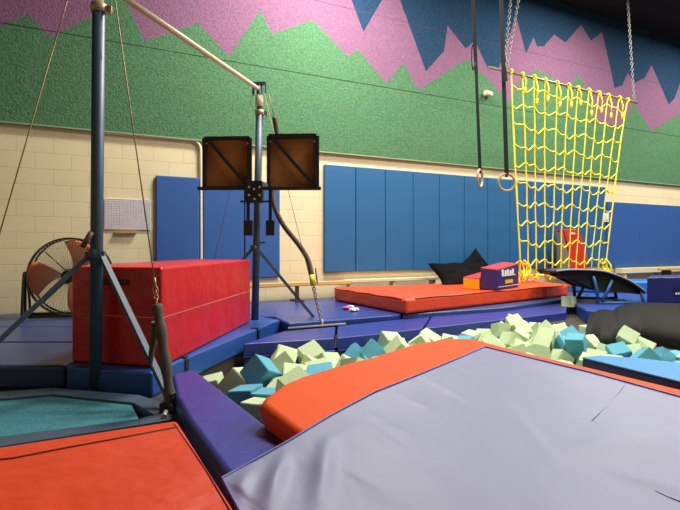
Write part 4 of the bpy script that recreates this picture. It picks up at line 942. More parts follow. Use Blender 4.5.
# ------------------------------------------------------------------ foam cubes in the pit
CUBES = [(3.163, -5.232, -0.135, 0.96, -0.006, -0.032, -0.277, 1),(2.442, -3.524, -0.112, 0.019, -0.754, 0.529, 0.389, 0),(2.573, -4.921, -0.026, 0.03, 0.289, 0.064, 0.955, 1),(1.25, -4.033, -0.046, 0.158, -0.399, 0.9, -0.076, 0),(2.349, -3.974, 0.007, 0.764, 0.033, 0.066, -0.641, 0),(4.891, -3.433, -0.055, 0.102, 0.429, -0.537, 0.719, 1),(3.554, -4.706, -0.128, 0.135, 0.17, -0.705, -0.676, 1),(4.23, -4.596, -0.092, 0.597, -0.338, -0.643, -0.34, 1),(3.254, -3.391, 0.007, 0.35, 0.01, -0.241, 0.905, 1),(4.306, -3.046, 0.011, 0.438, -0.413, 0.122, 0.789, 1),(2.745, -3.572, -0.085, 0.645, 0.366, 0.623, -0.248, 0),(1.66, -4.602, -0.01, 0.635, 0.577, 0.506, 0.091, 0),(3.708, -5.069, -0.108, 0.552, 0.561, -0.458, -0.413, 1),(4.368, -3.746, 0.005, 0.325, 0.884, -0.318, 0.109, 1),(4.523, -3.668, -0.071, 0.545, -0.226, -0.199, -0.782, 1),(2.959, -4.992, -0.154, 0.103, -0.72, 0.117, 0.676, 1),(1.301, -4.599, -0.014, 0.57, -0.402, -0.717, 0.023, 0),(2.931, -4.01, -0.138, 0.112, -0.49, 0.839, 0.209, 1),(3.023, -3.777, -0.08, 0.991, -0.08, 0.087, 0.06, 1),(3.992, -3.093, -0.028, 0.403, 0.393, 0.179, -0.807, 1),(3.679, -2.915, -0.173, 0.686, -0.028, -0.727, -0.008, 1),(2.683, -4.728, -0.177, 0.067, 0.024, 0.714, 0.696, 1),(4.238, -4.399, -0.001, 0.444, -0.024, -0.605, -0.661, 1),(3.341, -5.666, 0.06, 0.194, 0.221, 0.353, -0.888, 1),(2.255, -4.729, -0.011, 0.897, -0.418, 0.016, -0.141, 0),(4.653, -2.98, 0.025, 0.525, 0.065, -0.841, -0.11, 1),(3.288, -4.842, -0.09, 0.774, -0.517, -0.046, 0.364, 1),(2.429, -3.292, -0.024, 0.49, 0.712, 0.503, -0.021, 0),(4.643, -4.3, -0.045, 0.038, 0.904, 0.04, -0.425, 1),(2.044, -4.935, 0.049, 0.923, -0.081, 0.36, 0.109, 0),(3.618, -5.348, 0.038, 0.187, 0.856, 0.364, 0.315, 1),(1.641, -3.299, -0.176, 0.689, 0.587, -0.283, 0.317, 0),(1.652, -3.736, -0.036, 0.575, -0.327, -0.406, -0.63, 0),(3.029, -4.334, -0.078, 0.926, -0.16, 0.332, 0.083, 1),(2.966, -5.644, 0.055, 0.244, -0.592, -0.196, -0.742, 1),(3.312, -5.047, -0.132, 0.586, -0.356, -0.632, -0.359, 1),(3.887, -4.567, 0.012, 0.44, 0.285, -0.847, 0.088, 1),(3.895, -4.944, -0.018, 0.395, -0.258, 0.825, 0.311, 1),(1.961, -3.669, -0.042, 0.198, -0.788, -0.564, 0.15, 0),(3.634, -5.769, -0.072, 0.533, -0.578, -0.423, -0.45, 1),(1.575, -3.972, 0.001, 0.17, -0.744, 0.109, 0.637, 0),(2.338, -5.392, -0.069, 0.285, -0.385, -0.818, 0.319, 1),(3.572, -3.719, -0.018, 0.263, 0.401, -0.754, 0.449, 1),(3.632, -3.298, 0.019, 0.43, 0.398, 0.502, 0.636, 1),(1.906, -3.408, -0.064, 0.394, 0.619, -0.207, -0.647, 0),(0.991, -4.98, -0.254, 0.105, 0.72, 0.079, -0.682, 0),(1.211, -4.97, -0.106, 0.311, 0.16, -0.447, 0.824, 0),(4.273, -3.939, -0.002, 0.12, -0.71, 0.307, -0.623, 1),(2.913, -3.34, -0.181, 0.975, 0.035, -0.013, 0.22, 0),(2.66, -4.306, -0.089, 0.733, 0.554, -0.378, 0.117, 1),(2.682, -5.566, -0.153, 0.03, 0.065, 0.997, -0.013, 1),(4.284, -3.369, 0.058, 0.612, -0.409, -0.652, 0.183, 1),(2.965, -4.646, 0.037, 0.5, 0.54, -0.3, 0.607, 1),(3.974, -5.308, -0.069, 0.607, -0.487, 0.487, -0.397, 1),(3.206, -4.259, 0.016, 0.063, 0.894, -0.333, -0.294, 1),(1.207, -3.611, -0.094, 0.099, 0.248, -0.771, 0.578, 0),(3.942, -3.922, 0.019, 0.592, 0.592, 0.547, -0.001, 1),(2.312, -5.009, -0.046, 0.191, -0.402, 0.55, 0.707, 1),(1.027, -4.575, -0.018, 0.361, -0.512, -0.496, 0.601, 0),(3.6, -4.209, -0.139, 0.61, -0.607, 0.337, -0.383, 1),(3.295, -3.735, 0.012, 0.79, -0.097, 0.357, -0.489, 1),(3.932, -3.238, -0.148, 0.655, -0.316, 0.627, 0.28, 1),(1.325, -4.286, -0.048, 0.477, -0.009, -0.031, -0.879, 0),(1.735, -4.341, -0.053, 0.803, 0.145, -0.401, -0.417, 0),(1.003, -3.715, -0.036, 0.626, -0.592, 0.507, -0.014, 0),(2.01, -4.279, -0.009, 0.66, 0.028, 0.713, -0.236, 0),(4.579, -4.712, -0.013, 0.541, -0.465, -0.161, 0.682, 1),(2.161, -4.038, -0.214, 0.43, 0.535, -0.439, 0.58, 0),(2.677, -3.208, 0.036, 0.725, 0.175, -0.095, 0.66, 0),(4.539, -3.29, 0.031, 0.265, 0.164, 0.944, -0.103, 1),(0.966, -4.35, -0.071, 0.927, -0.012, 0.044, 0.372, 0),(3.271, -4.047, -0.037, 0.49, -0.753, 0.003, 0.44, 1),(4.193, -4.946, -0.083, 0.328, 0.282, 0.638, 0.637, 1),(3.836, -4.249, -0.125, 0.678, -0.105, -0.722, -0.091, 1),(1.998, -4.674, -0.017, 0.488, -0.448, -0.07, 0.746, 0),(2.64, -5.267, -0.164, 0.176, -0.221, -0.674, 0.682, 1),(2.414, -4.391, -0.058, 0.174, 0.32, -0.764, 0.531, 0),(3.019, -5.168, -0.027, 0.395, 0.813, 0.29, 0.313, 1),(2.549, -6.175, -0.143, 0.427, -0.588, 0.419, 0.543, 1),(2.699, -4.061, -0.182, 0.664, 0.298, 0.618, -0.299, 0),(1.613, -3.065, -0.045, 0.287, 0.423, -0.429, -0.745, 0),(1.623, -5.084, -0.215, 0.433, -0.413, 0.546, -0.587, 0),(4.654, -4.093, -0.082, 0.443, -0.488, -0.538, 0.526, 1),(3.877, -3.6, 0.024, 0.69, 0.182, 0.276, 0.644, 1),(0.987, -4.001, -0.075, 0.692, 0.608, 0.256, 0.292, 0),(4.846, -2.883, -0.057, 0.117, 0.209, 0.189, 0.952, 1),(1.274, -3.342, -0.111, 0.661, 0.538, -0.154, -0.5, 0),(2.232, -5.668, -0.176, 0.463, -0.507, -0.506, -0.523, 1),(3.648, -3.895, -0.072, 0.924, 0.093, -0.261, 0.265, 1),(3.785, -4.787, 0.019, 0.492, -0.259, -0.668, -0.494, 1),(2.49, -5.518, -0.019, 0.769, 0.296, 0.56, 0.086, 1),(2.564, -3.924, -0.023, 0.068, -0.091, 0.908, 0.403, 0),(2.544, -5.812, 0.014, 0.35, -0.464, -0.179, 0.794, 1),(2.803, -3.944, 0.04, 0.442, -0.867, 0.118, 0.2, 0),(1.706, -3.515, -0.056, 0.049, -0.22, 0.085, -0.971, 0),(2.927, -2.977, -0.102, 0.502, -0.152, -0.801, -0.29, 0),(1.844, -4.474, 0.039, 0.341, 0.852, 0.049, -0.394, 0),(1.39, -3.871, -0.01, 0.722, -0.007, -0.652, -0.231, 0),(2.456, -4.248, 0.095, 0.736, 0.183, -0.614, -0.22, 0),(4.148, -3.198, 0.053, 0.1, -0.095, -0.983, 0.121, 1),(3.826, -5.579, 0.097, 0.109, -0.892, -0.334, 0.286, 1),(2.975, -4.099, 0.031, 0.859, 0.034, -0.134, -0.493, 1),(1.18, -4.444, 0.089, 0.199, 0.116, 0.308, -0.923, 0),(3.764, -5.217, -0.1, 0.552, 0.561, -0.458, -0.413, 1),(4.085, -3.869, 0.089, 0.358, -0.794, 0.471, -0.138, 1),(2.998, -6.051, -0.121, 0.204, -0.655, -0.237, -0.688, 1),(3.09, -4.881, -0.017, 0.241, 0.752, 0.068, 0.609, 1),(4.367, -4.153, 0.033, 0.319, -0.947, -0.022, 0.019, 1),(3.149, -5.442, -0.13, 0.46, 0.415, 0.55, 0.559, 1),(1.513, -3.276, -0.012, 0.603, -0.482, -0.069, -0.632, 0),(1.821, -3.217, -0.001, 0.071, -0.169, 0.487, 0.854, 0),(2.191, -4.43, 0.064, 0.58, -0.154, -0.428, -0.676, 0),(3.699, -4.622, -0.002, 0.751, -0.417, 0.438, -0.266, 1),(1.49, -4.419, 0.005, 0.731, -0.594, -0.005, -0.335, 0),(3.364, -3.865, -0.07, 0.098, 0.44, -0.702, 0.552, 1),(3.083, -3.261, 0.033, 0.183, 0.457, 0.481, 0.726, 0),(4.761, -3.495, 0.026, 0.001, -0.827, -0.423, -0.37, 1),(2.174, -3.541, -0.097, 0.844, 0.309, 0.3, 0.319, 0),(1.823, -4.168, 0.023, 0.405, -0.868, 0.277, 0.08, 0),(3.191, -5.095, 0.021, 0.63, -0.665, -0.298, 0.269, 1),(3.784, -3.814, -0.025, 0.478, 0.418, -0.772, 0.021, 1),(1.147, -3.82, 0.057, 0.349, -0.486, -0.801, 0.025, 0),(3.144, -3.923, 0.007, 0.104, -0.876, 0.471, -0.024, 1),(4.856, -4.676, -0.053, 0.722, 0.089, 0.678, -0.104, 1),(2.804, -4.348, -0.012, 0.037, -0.349, -0.32, 0.88, 1),(4.119, -4.622, 0.058, 0.551, 0.774, -0.307, -0.058, 1),(1.44, -3.517, -0.003, 0.536, -0.653, 0.521, 0.124, 0),(1.01, -4.831, -0.07, 0.134, 0.643, -0.674, 0.338, 0),(3.521, -4.956, -0.122, 0.02, 0.981, 0.192, 0.026, 1),(3.703, -4.115, 0.0, 0.234, -0.551, 0.566, -0.567, 1),(4.727, -4.284, 0.1, 0.498, 0.029, -0.448, 0.742, 1),(2.147, -3.956, -0.003, 0.001, -0.094, 0.983, 0.155, 0),(5.258, -2.943, -0.08, 0.878, -0.027, -0.018, 0.477, 1),(2.028, -5.386, 0.002, 0.146, -0.952, -0.071, 0.259, 0),(4.503, -3.462, -0.108, 0.166, -0.03, 0.013, 0.986, 1),(2.222, -4.881, 0.131, 0.852, 0.311, -0.337, 0.253, 0),(2.672, -5.512, 0.003, 0.009, 0.986, -0.166, 0.031, 1),(2.524, -3.598, 0.046, 0.67, -0.576, -0.157, -0.442, 0),(2.56, -5.123, -0.038, 0.821, -0.265, 0.494, -0.108, 1),(3.508, -5.537, 0.069, 0.801, 0.311, -0.469, 0.205, 1),(2.224, -4.179, 0.11, 0.184, -0.165, 0.814, 0.526, 0),(2.826, -5.792, -0.012, 0.283, -0.42, 0.857, 0.098, 1),(1.898, -3.913, 0.002, 0.749, 0.391, -0.369, -0.388, 0),(1.432, -4.125, 0.007, 0.087, -0.473, 0.875, -0.061, 0),(4.546, -4.943, -0.063, 0.637, 0.637, -0.329, -0.283, 1),(1.75, -4.982, -0.007, 0.042, 0.117, -0.188, -0.974, 0),(3.456, -5.17, 0.065, 0.759, 0.598, -0.239, 0.095, 1),(3.484, -4.489, -0.068, 0.34, -0.17, 0.84, -0.386, 1),(4.142, -4.176, 0.076, 0.171, 0.78, 0.161, -0.58, 1),(2.874, -3.44, 0.036, 0.095, 0.873, -0.367, 0.306, 0),(4.501, -3.833, 0.051, 0.313, -0.093, 0.464, 0.823, 1),(4.836, -3.242, 0.02, 0.493, 0.532, -0.129, -0.676, 1),(2.572, -4.672, 0.015, 0.046, 0.931, 0.013, -0.361, 0),(4.416, -4.566, 0.011, 0.393, 0.744, -0.53, -0.109, 1),(1.879, -5.216, -0.118, 0.752, -0.36, 0.061, 0.55, 0),(4.738, -3.876, 0.084, 0.092, -0.705, 0.064, 0.7, 1),(4.096, -4.863, 0.058, 0.284, 0.454, 0.016, 0.844, 1),(4.735, -2.799, 0.041, 0.758, 0.041, -0.567, -0.321, 1),(3.181, -4.455, 0.033, 0.394, -0.326, 0.503, -0.697, 1),(2.346, -3.044, -0.092, 0.223, -0.354, -0.757, -0.501, 0),(3.669, -3.492, 0.009, 0.449, -0.785, 0.395, 0.161, 1),(4.342, -3.215, 0.117, 0.277, 0.459, -0.764, 0.359, 1),(3.38, -3.516, 0.01, 0.628, 0.666, 0.142, 0.377, 1),(1.467, -4.944, -0.05, 0.501, -0.038, 0.518, -0.692, 0),(0.87, -3.408, -0.129, 0.547, -0.645, -0.446, 0.295, 0),(3.125, -3.525, 0.037, 0.292, 0.58, -0.164, 0.743, 1),(2.782, -4.633, -0.004, 0.596, 0.254, 0.708, 0.282, 1),(2.892, -4.892, 0.002, 0.012, -0.043, -0.605, 0.795, 1),(1.093, -4.168, -0.07, 0.632, -0.671, -0.277, 0.273, 0),(2.765, -5.1, -0.056, 0.343, -0.39, -0.812, 0.264, 1),(2.436, -4.849, 0.047, 0.74, 0.189, 0.207, 0.612, 1),(4.159, -5.145, -0.08, 0.663, -0.669, 0.214, -0.26, 1),(4.086, -3.525, 0.024, 0.196, -0.448, -0.857, -0.163, 1),(3.766, -3.115, -0.108, 0.816, 0.423, -0.057, 0.39, 1),(3.408, -4.16, 0.028, 0.381, 0.58, -0.001, 0.72, 1),(3.434, -3.267, -0.099, 0.607, 0.487, 0.352, -0.52, 1),(2.841, -4.209, -0.124, 0.399, 0.84, -0.275, 0.245, 1),(3.109, -4.106, -0.117, 0.464, -0.807, 0.086, 0.355, 1),(1.548, -4.388, -0.189, 0.585, -0.717, -0.37, 0.081, 0),(3.698, -3.337, -0.137, 0.072, -0.988, 0.116, -0.066, 1),(1.111, -5.168, -0.23, 0.675, 0.242, -0.674, 0.178, 0),(1.095, -3.274, -0.228, 0.734, -0.106, -0.438, 0.507, 0),(3.814, -4.0, -0.085, 0.813, -0.311, -0.472, -0.138, 1),(2.784, -3.152, -0.149, 0.81, 0.207, 0.547, 0.044, 0),(3.163, -3.908, -0.152, 0.313, -0.188, 0.704, -0.61, 1),(2.865, -5.262, -0.124, 0.091, 0.42, -0.897, 0.105, 1),(4.714, -3.655, -0.073, 0.524, -0.356, 0.617, 0.467, 1),(2.179, -5.444, -0.163, 0.711, 0.66, 0.24, 0.029, 1),(4.357, -4.805, -0.032, 0.595, 0.592, 0.524, 0.144, 1),(4.745, -4.857, -0.023, 0.741, 0.184, 0.547, -0.344, 1),(1.009, -3.948, -0.266, 0.489, -0.463, -0.581, -0.457, 0),(3.357, -4.629, -0.099, 0.868, 0.185, -0.349, 0.3, 1),(1.578, -3.565, -0.211, 0.773, -0.347, -0.444, -0.292, 0),(1.289, -3.895, -0.232, 0.641, 0.039, -0.741, -0.196, 0),(1.219, -4.729, -0.182, 0.837, 0.376, 0.398, 0.017, 0),(1.685, -5.294, -0.176, 0.607, 0.523, 0.447, -0.398, 0),(1.674, -4.828, -0.162, 0.774, 0.576, -0.192, 0.179, 0),(4.782, -3.902, -0.074, 0.039, 0.702, -0.068, 0.708, 1),(4.388, -5.072, -0.047, 0.089, -0.692, 0.089, -0.711, 1),(1.83, -4.054, -0.165, 0.246, 0.357, 0.169, 0.885, 0),(2.452, -4.608, -0.136, 0.648, 0.644, -0.248, 0.32, 0),(3.431, -3.062, -0.138, 0.655, -0.527, 0.541, 0.016, 1),(5.043, -3.244, -0.044, 0.662, 0.534, 0.508, -0.133, 1),(2.692, -5.915, -0.103, 0.095, 0.613, 0.399, 0.676, 1),(1.808, -3.667, -0.215, 0.134, -0.666, 0.039, -0.733, 0),(1.898, -3.222, -0.207, 0.478, -0.359, -0.281, -0.751, 0),(3.537, -5.205, -0.067, 0.471, -0.702, 0.416, 0.335, 1),(2.809, -6.077, -0.089, 0.78, 0.152, 0.323, -0.514, 1),(3.42, -5.811, -0.069, 0.766, 0.064, 0.595, -0.234, 1),(3.994, -4.117, -0.075, 0.639, -0.682, 0.33, 0.134, 1),(2.985, -3.57, -0.149, 0.115, -0.625, 0.014, 0.772, 0),(1.02, -4.26, -0.263, 0.072, -0.718, 0.031, 0.691, 0),(4.215, -2.936, -0.101, 0.61, 0.075, 0.758, 0.219, 1),(4.216, -3.671, -0.06, 0.243, -0.833, 0.233, -0.439, 1),(4.487, -2.88, -0.078, 0.459, -0.211, -0.761, 0.406, 1),(2.356, -3.74, -0.163, 0.943, 0.3, 0.094, 0.108, 0),(5.007, -3.044, -0.049, 0.586, 0.635, -0.424, 0.27, 1),(2.671, -3.346, -0.14, 0.65, 0.118, 0.462, -0.592, 0),(4.826, -4.16, -0.044, 0.092, 0.039, -0.144, -0.985, 1),(3.674, -4.873, -0.064, 0.941, -0.176, -0.245, 0.155, 1),(3.47, -4.025, -0.099, 0.075, 0.215, 0.862, -0.452, 1),(4.206, -4.13, -0.08, 0.459, 0.393, -0.55, 0.577, 1),(1.061, -3.497, -0.229, 0.818, -0.416, 0.395, 0.052, 0),(0.801, -4.054, -0.261, 0.578, -0.22, -0.652, -0.439, 0),(2.979, -5.442, -0.131, 0.435, 0.524, -0.465, 0.566, 1),(4.029, -4.443, -0.066, 0.535, -0.331, -0.407, -0.662, 1),(2.11, -3.766, -0.183, 0.651, 0.73, 0.165, -0.131, 0),(1.314, -4.446, -0.237, 0.19, -0.71, 0.129, 0.666, 0),(4.699, -3.128, -0.104, 0.703, -0.004, -0.711, -0.002, 1),(3.678, -4.456, -0.098, 0.146, -0.679, 0.146, -0.705, 1),(2.18, -3.164, -0.228, 0.722, 0.003, -0.691, 0.04, 0),(3.962, -5.557, -0.032, 0.511, 0.059, 0.307, 0.801, 1),(1.972, -5.01, -0.139, 0.537, -0.623, -0.054, 0.567, 0),(2.476, -4.175, -0.131, 0.019, 0.477, 0.656, 0.584, 0),(4.143, -3.242, -0.106, 0.347, 0.499, 0.315, -0.729, 1),(3.755, -3.618, -0.113, 0.615, 0.005, 0.751, -0.241, 1),(1.687, -2.936, -0.236, 0.338, -0.676, 0.517, 0.402, 0),(3.25, -3.345, -0.149, 0.706, -0.482, -0.473, 0.216, 1),(2.274, -3.356, -0.17, 0.245, -0.828, -0.042, -0.502, 0),(2.162, -4.877, -0.12, 0.332, -0.201, -0.389, -0.836, 0),(3.423, -5.551, -0.065, 0.473, 0.151, -0.543, -0.677, 1),(3.244, -4.421, -0.124, 0.761, -0.176, 0.624, 0.024, 1),(1.957, -4.533, -0.143, 0.643, -0.024, 0.41, 0.646, 0),(1.581, -3.992, -0.209, 0.295, -0.11, -0.173, 0.933, 0),(3.974, -5.098, -0.074, 0.613, 0.22, 0.699, -0.294, 1),(2.373, -3.985, -0.184, 0.68, 0.085, 0.728, 0.008, 0),(3.213, -5.706, -0.065, 0.224, -0.429, -0.82, -0.307, 1),(2.602, -3.74, -0.135, 0.131, 0.257, -0.179, -0.941, 0),(3.952, -2.894, -0.12, 0.042, -0.353, -0.569, 0.741, 1),(2.235, -4.556, -0.133, 0.684, 0.019, -0.581, -0.442, 0),(3.145, -4.694, -0.098, 0.487, 0.531, -0.058, 0.691, 1),(1.532, -4.605, -0.208, 0.635, 0.37, -0.641, 0.221, 0),(4.012, -3.433, -0.097, 0.186, -0.849, 0.434, 0.236, 1),(1.896, -4.801, -0.145, 0.548, -0.56, 0.082, 0.616, 0),(2.471, -5.935, -0.103, 0.55, 0.676, -0.436, 0.222, 1),(3.542, -3.463, -0.111, 0.802, 0.353, -0.012, -0.482, 1),(2.422, -5.234, -0.13, 0.773, -0.427, -0.465, -0.063, 1),(2.731, -4.516, -0.134, 0.394, 0.07, -0.252, 0.881, 1),(2.795, -3.805, -0.13, 0.067, -0.514, -0.245, -0.819, 0),(4.413, -4.318, -0.037, 0.821, -0.294, 0.259, 0.416, 1),(4.202, -5.411, -0.04, 0.264, -0.58, 0.133, 0.759, 1),(4.444, -3.965, -0.07, 0.04, 0.62, -0.15, 0.769, 1),(2.228, -4.251, -0.134, 0.639, 0.445, -0.003, 0.627, 0),(2.722, -4.922, -0.143, 0.08, 0.709, 0.149, 0.685, 1),(5.092, -2.787, -0.064, 0.114, 0.838, -0.519, -0.127, 1),(2.422, -4.944, -0.142, 0.416, -0.273, -0.348, 0.795, 1),(1.598, -4.194, -0.198, 0.249, -0.669, 0.667, 0.214, 0),(1.352, -3.513, -0.23, 0.355, -0.141, 0.919, 0.093, 0),(3.791, -5.385, -0.058, 0.223, -0.739, 0.62, -0.141, 1),(3.186, -3.647, -0.141, 0.339, 0.102, 0.725, -0.591, 1),(2.47, -5.676, -0.121, 0.949, -0.228, -0.058, -0.208, 1),(0.958, -4.587, -0.224, 0.629, 0.466, -0.36, 0.507, 0),(4.602, -4.509, -0.038, 0.906, -0.087, 0.333, 0.245, 1),(4.854, -4.372, -0.006, 0.307, -0.11, 0.913, 0.244, 1),(1.944, -4.303, -0.188, 0.185, 0.728, 0.019, 0.66, 0),(2.975, -4.55, -0.148, 0.007, 0.943, 0.322, -0.088, 1),(1.418, -3.191, -0.217, 0.154, -0.582, -0.703, -0.378, 0),(2.16, -5.141, -0.115, 0.374, 0.602, 0.703, 0.061, 0),(4.36, -3.231, -0.085, 0.259, 0.79, 0.126, -0.541, 1),(3.685, -5.563, -0.037, 0.024, 0.32, -0.403, 0.857, 1),(3.44, -3.695, -0.106, 0.088, 0.756, -0.401, -0.509, 1),(1.312, -2.921, -0.256, 0.69, -0.525, 0.481, 0.135, 0),(3.362, -5.314, -0.063, 0.854, -0.394, 0.336, -0.055, 1),(2.926, -4.764, -0.119, 0.119, 0.141, 0.585, -0.79, 1),(4.317, -3.491, -0.093, 0.442, 0.633, 0.429, -0.468, 1),(0.908, -3.704, -0.252, 0.566, -0.298, 0.51, -0.575, 0),(2.938, -5.66, -0.114, 0.062, 0.339, 0.934, 0.093, 1),(3.098, -3.141, -0.151, 0.206, -0.246, -0.946, -0.033, 0),(3.404, -4.271, -0.1, 0.624, 0.426, 0.22, -0.618, 1),(1.363, -5.14, -0.193, 0.784, 0.203, 0.56, -0.176, 0),(1.428, -3.719, -0.224, 0.571, -0.76, -0.112, 0.29, 0),(4.669, -3.36, -0.095, 0.329, -0.605, -0.368, -0.624, 1),(0.848, -4.795, -0.248, 0.525, -0.516, 0.424, 0.527, 0),(2.554, -3.149, -0.186, 0.528, 0.41, -0.453, 0.59, 0),(2.559, -5.412, -0.161, 0.222, 0.666, -0.233, 0.673, 1),(1.385, -4.123, -0.221, 0.298, -0.132, 0.738, -0.591, 0),(4.014, -3.735, -0.07, 0.338, -0.06, -0.887, -0.309, 1),(3.977, -4.734, -0.066, 0.119, -0.119, -0.628, -0.76, 1)]
LABELS = {157: 'second back barely visible pale green foam cube from left right of the sheet peak', 25: 'rightmost back barely visible pale green foam cube right of the sheet peak', 9: 'leftmost back barely visible pale green foam cube right of the sheet peak', 264: 'leftmost barely visible light blue foam cube right of the sheet peak', 216: 'rightmost front barely visible pale green foam cube right of the sheet peak', 202: 'leftmost barely visible pale green foam cube left of the dark cover', 60: 'leftmost barely visible light blue foam cube behind the grey sheet peak', 234: 'rightmost barely visible light blue foam cube behind the grey sheet peak', 284: 'third front barely visible pale green foam cube from left right of the sheet peak', 95: 'rightmost barely visible pale green foam cube along the orange pad back', 213: 'rightmost barely visible light blue foam cube right of the sheet peak', 259: 'leftmost barely visible light blue foam cube before the dark cover', 28: 'only barely visible pale green foam cube before the dark cover', 88: 'leftmost front barely visible pale green foam cube right of the sheet peak', 272: 'second barely visible light blue foam cube from left before the dark cover', 158: 'second front barely visible pale green foam cube from left right of the sheet peak', 1: 'second barely visible pale green foam cube from left along the orange pad back', 131: 'leftmost barely visible pale green foam cube along the orange pad back', 147: 'only barely visible light blue foam cube left of the dark cover', 73: 'second barely visible pale green foam cube from left left of the dark cover', 229: 'rightmost barely visible pale green foam cube left of the dark cover', 144: 'rightmost barely visible light blue foam cube before the dark cover', 236: 'only barely visible pale green foam cube under the nearest edge pad', 83: 'leftmost back pale green foam cube right of the sheet peak', 161: 'second back pale green foam cube from left right of the sheet peak', 172: 'third back pale green foam cube from left right of the sheet peak', 51: 'fourth back pale green foam cube from left right of the sheet peak', 69: 'rightmost back pale green foam cube right of the sheet peak', 120: 'leftmost front pale green foam cube right of the sheet peak', 174: 'second front pale green foam cube from left right of the sheet peak', 296: 'third front pale green foam cube from left right of the sheet peak', 129: 'fourth front pale green foam cube from left right of the sheet peak', 56: 'rightmost front pale green foam cube right of the sheet peak', 151: 'leftmost back pale green foam cube left of the dark cover', 13: 'second back pale green foam cube from left left of the dark cover', 116: 'third back pale green foam cube from left left of the dark cover', 155: 'rightmost back pale green foam cube left of the dark cover', 104: 'leftmost front pale green foam cube left of the dark cover', 209: 'second front pale green foam cube from left left of the dark cover', 221: 'third front pale green foam cube from left left of the dark cover', 112: 'fourth front pale green foam cube from left left of the dark cover', 107: 'rightmost front pale green foam cube left of the dark cover', 43: 'leftmost back pale green foam cube behind the grey sheet peak', 19: 'second back pale green foam cube from left behind the grey sheet peak', 99: 'rightmost back pale green foam cube behind the grey sheet peak', 165: 'leftmost front pale green foam cube behind the grey sheet peak', 8: 'second front pale green foam cube from left behind the grey sheet peak', 160: 'third front pale green foam cube from left behind the grey sheet peak', 42: 'rightmost front pale green foam cube behind the grey sheet peak', 22: 'leftmost back pale green foam cube before the dark cover', 130: 'second back pale green foam cube from left before the dark cover', 273: 'rightmost back pale green foam cube before the dark cover', 36: 'leftmost front pale green foam cube before the dark cover', 89: 'second front pale green foam cube from left before the dark cover', 153: 'third front pale green foam cube from left before the dark cover', 189: 'rightmost front pale green foam cube before the dark cover', 47: 'leftmost light blue foam cube left of the dark cover', 150: 'second light blue foam cube from left left of the dark cover', 148: 'rightmost light blue foam cube left of the dark cover', 68: 'leftmost back pale green foam cube along the orange pad back', 149: 'second back pale green foam cube from left along the orange pad back', 115: 'rightmost back pale green foam cube along the orange pad back', 142: 'leftmost front pale green foam cube along the orange pad back', 118: 'second front pale green foam cube from left along the orange pad back', 137: 'third front pale green foam cube from left along the orange pad back', 140: 'rightmost front pale green foam cube along the orange pad back', 162: 'only light blue foam cube behind the grey sheet peak', 159: 'leftmost light blue foam cube along the orange pad back', 117: 'second light blue foam cube from left along the orange pad back', 27: 'rightmost light blue foam cube along the orange pad back', 94: 'leftmost back pale green foam cube under the nearest edge pad', 110: 'second back pale green foam cube from left under the nearest edge pad', 44: 'rightmost back pale green foam cube under the nearest edge pad', 102: 'leftmost front pale green foam cube under the nearest edge pad', 97: 'second front pale green foam cube from left under the nearest edge pad', 32: 'third front pale green foam cube from left under the nearest edge pad', 38: 'rightmost front pale green foam cube under the nearest edge pad', 125: 'leftmost light blue foam cube before the dark cover', 156: 'second light blue foam cube from left before the dark cover', 66: 'third light blue foam cube from left before the dark cover', 188: 'fourth light blue foam cube from left before the dark cover', 123: 'rightmost light blue foam cube before the dark cover', 126: 'leftmost back pale green foam cube under the folding mat end', 109: 'second back pale green foam cube from left under the folding mat end', 80: 'rightmost back pale green foam cube under the folding mat end', 70: 'leftmost front pale green foam cube under the folding mat end', 58: 'second front pale green foam cube from left under the folding mat end', 3: 'rightmost front pale green foam cube under the folding mat end', 84: 'leftmost light blue foam cube under the folding mat end', 121: 'second light blue foam cube from left under the folding mat end', 168: 'rightmost light blue foam cube under the folding mat end', 143: 'leftmost light blue foam cube under the nearest edge pad', 40: 'rightmost light blue foam cube under the nearest edge pad', 164: 'leftmost pale green foam cube by the purple side pad', 64: 'rightmost pale green foam cube by the purple side pad'}
GF = mat('green_foam', 'c0d2aa', rough=.95, bump=.5, bscale=70, bdist=.006, spec=.1)
BF = mat('blue_foam', '62a6bc', rough=.95, bump=.5, bscale=70, bdist=.006, spec=.1)
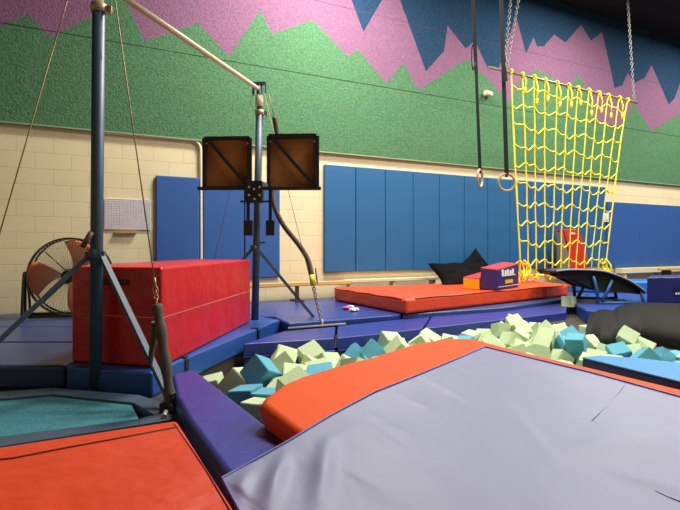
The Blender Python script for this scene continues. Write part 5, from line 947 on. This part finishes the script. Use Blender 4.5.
def cube_mesh(m, seed, SZ=.186):
    bm = bmesh.new(); bmesh.ops.create_cube(bm, size=SZ); bmesh.ops.bevel(bm, geom=bm.edges[:], offset=.005, segments=2, affect='EDGES')
    bmesh.ops.subdivide_edges(bm, edges=bm.edges[:], cuts=1, use_grid_fill=True)
    for v in bm.verts: v.co += v.co.normalized()*.006*noise.noise(v.co*9+Vector((seed*7, 0, 0)))
    me = bpy.data.meshes.new('foam_cube'); bm.to_mesh(me); bm.free(); me.materials.append(m)
    for p in me.polygons: p.use_smooth = False
    return me
GM = [cube_mesh(GF, k, (.186, .158)[k // 4]) for k in range(8)]; BM_ = [cube_mesh(BF, k+5, (.186, .158)[k // 4]) for k in range(8)]
def proj(p):
    d = Vector(p)-CAM; Z = d.dot(FW); return 340+FPX*d.dot(RT)/Z, HZ-FPX*d.z/Z, Z
# patches of the pit where blue cubes lie
BLUES = [(211, 358), (238, 358), (262, 368), (272, 362), (250, 375), (310, 377), (306, 362), (330, 378), (248, 412), (372, 349), (367, 360), (527, 341), (470, 344), (560, 352), (565, 346),
         (606, 347), (612, 351), (641, 339), (652, 343), (644, 356), (659, 358), (619, 333), (500, 338), (398, 343), (576, 338), (600, 336)]
for i, (x, y, z_, qw, qx, qy, qz, s_) in enumerate(CUBES):
    px, py, Z = proj((x, y, z_+.02)); Rr = 60/Z
    blue = any(math.hypot(px-a, (py-b)*1.2) < Rr*.62 for a, b in BLUES)
    if z_ < -.05: blue = (i % 3 == 0)
    o = bpy.data.objects.new('foam_cube', (BM_ if blue else GM)[i % 4+(4 if s_ else 0)]); C.objects.link(o)
    o.rotation_mode = 'QUATERNION'; o.rotation_quaternion = (qw, qx, qy, qz); o.location = (x, y, z_)
    tag(o, LABELS.get(i, ('light blue' if blue else 'pale green')+' foam cube buried among the others in the foam pit'), 'foam cube', 'foam cubes filling the pit')
q = at(574, 308, .10)
o = bpy.data.objects.new('foam_cube', GM[4]); C.objects.link(o); o.location = (q.x, q.y+.09, .107+.08); o.rotation_euler = (0, 0, .25)
tag(o, 'pale green foam cube lying out on the edge pad beside the dark draped cover', 'foam cube', 'foam cubes filling the pit')
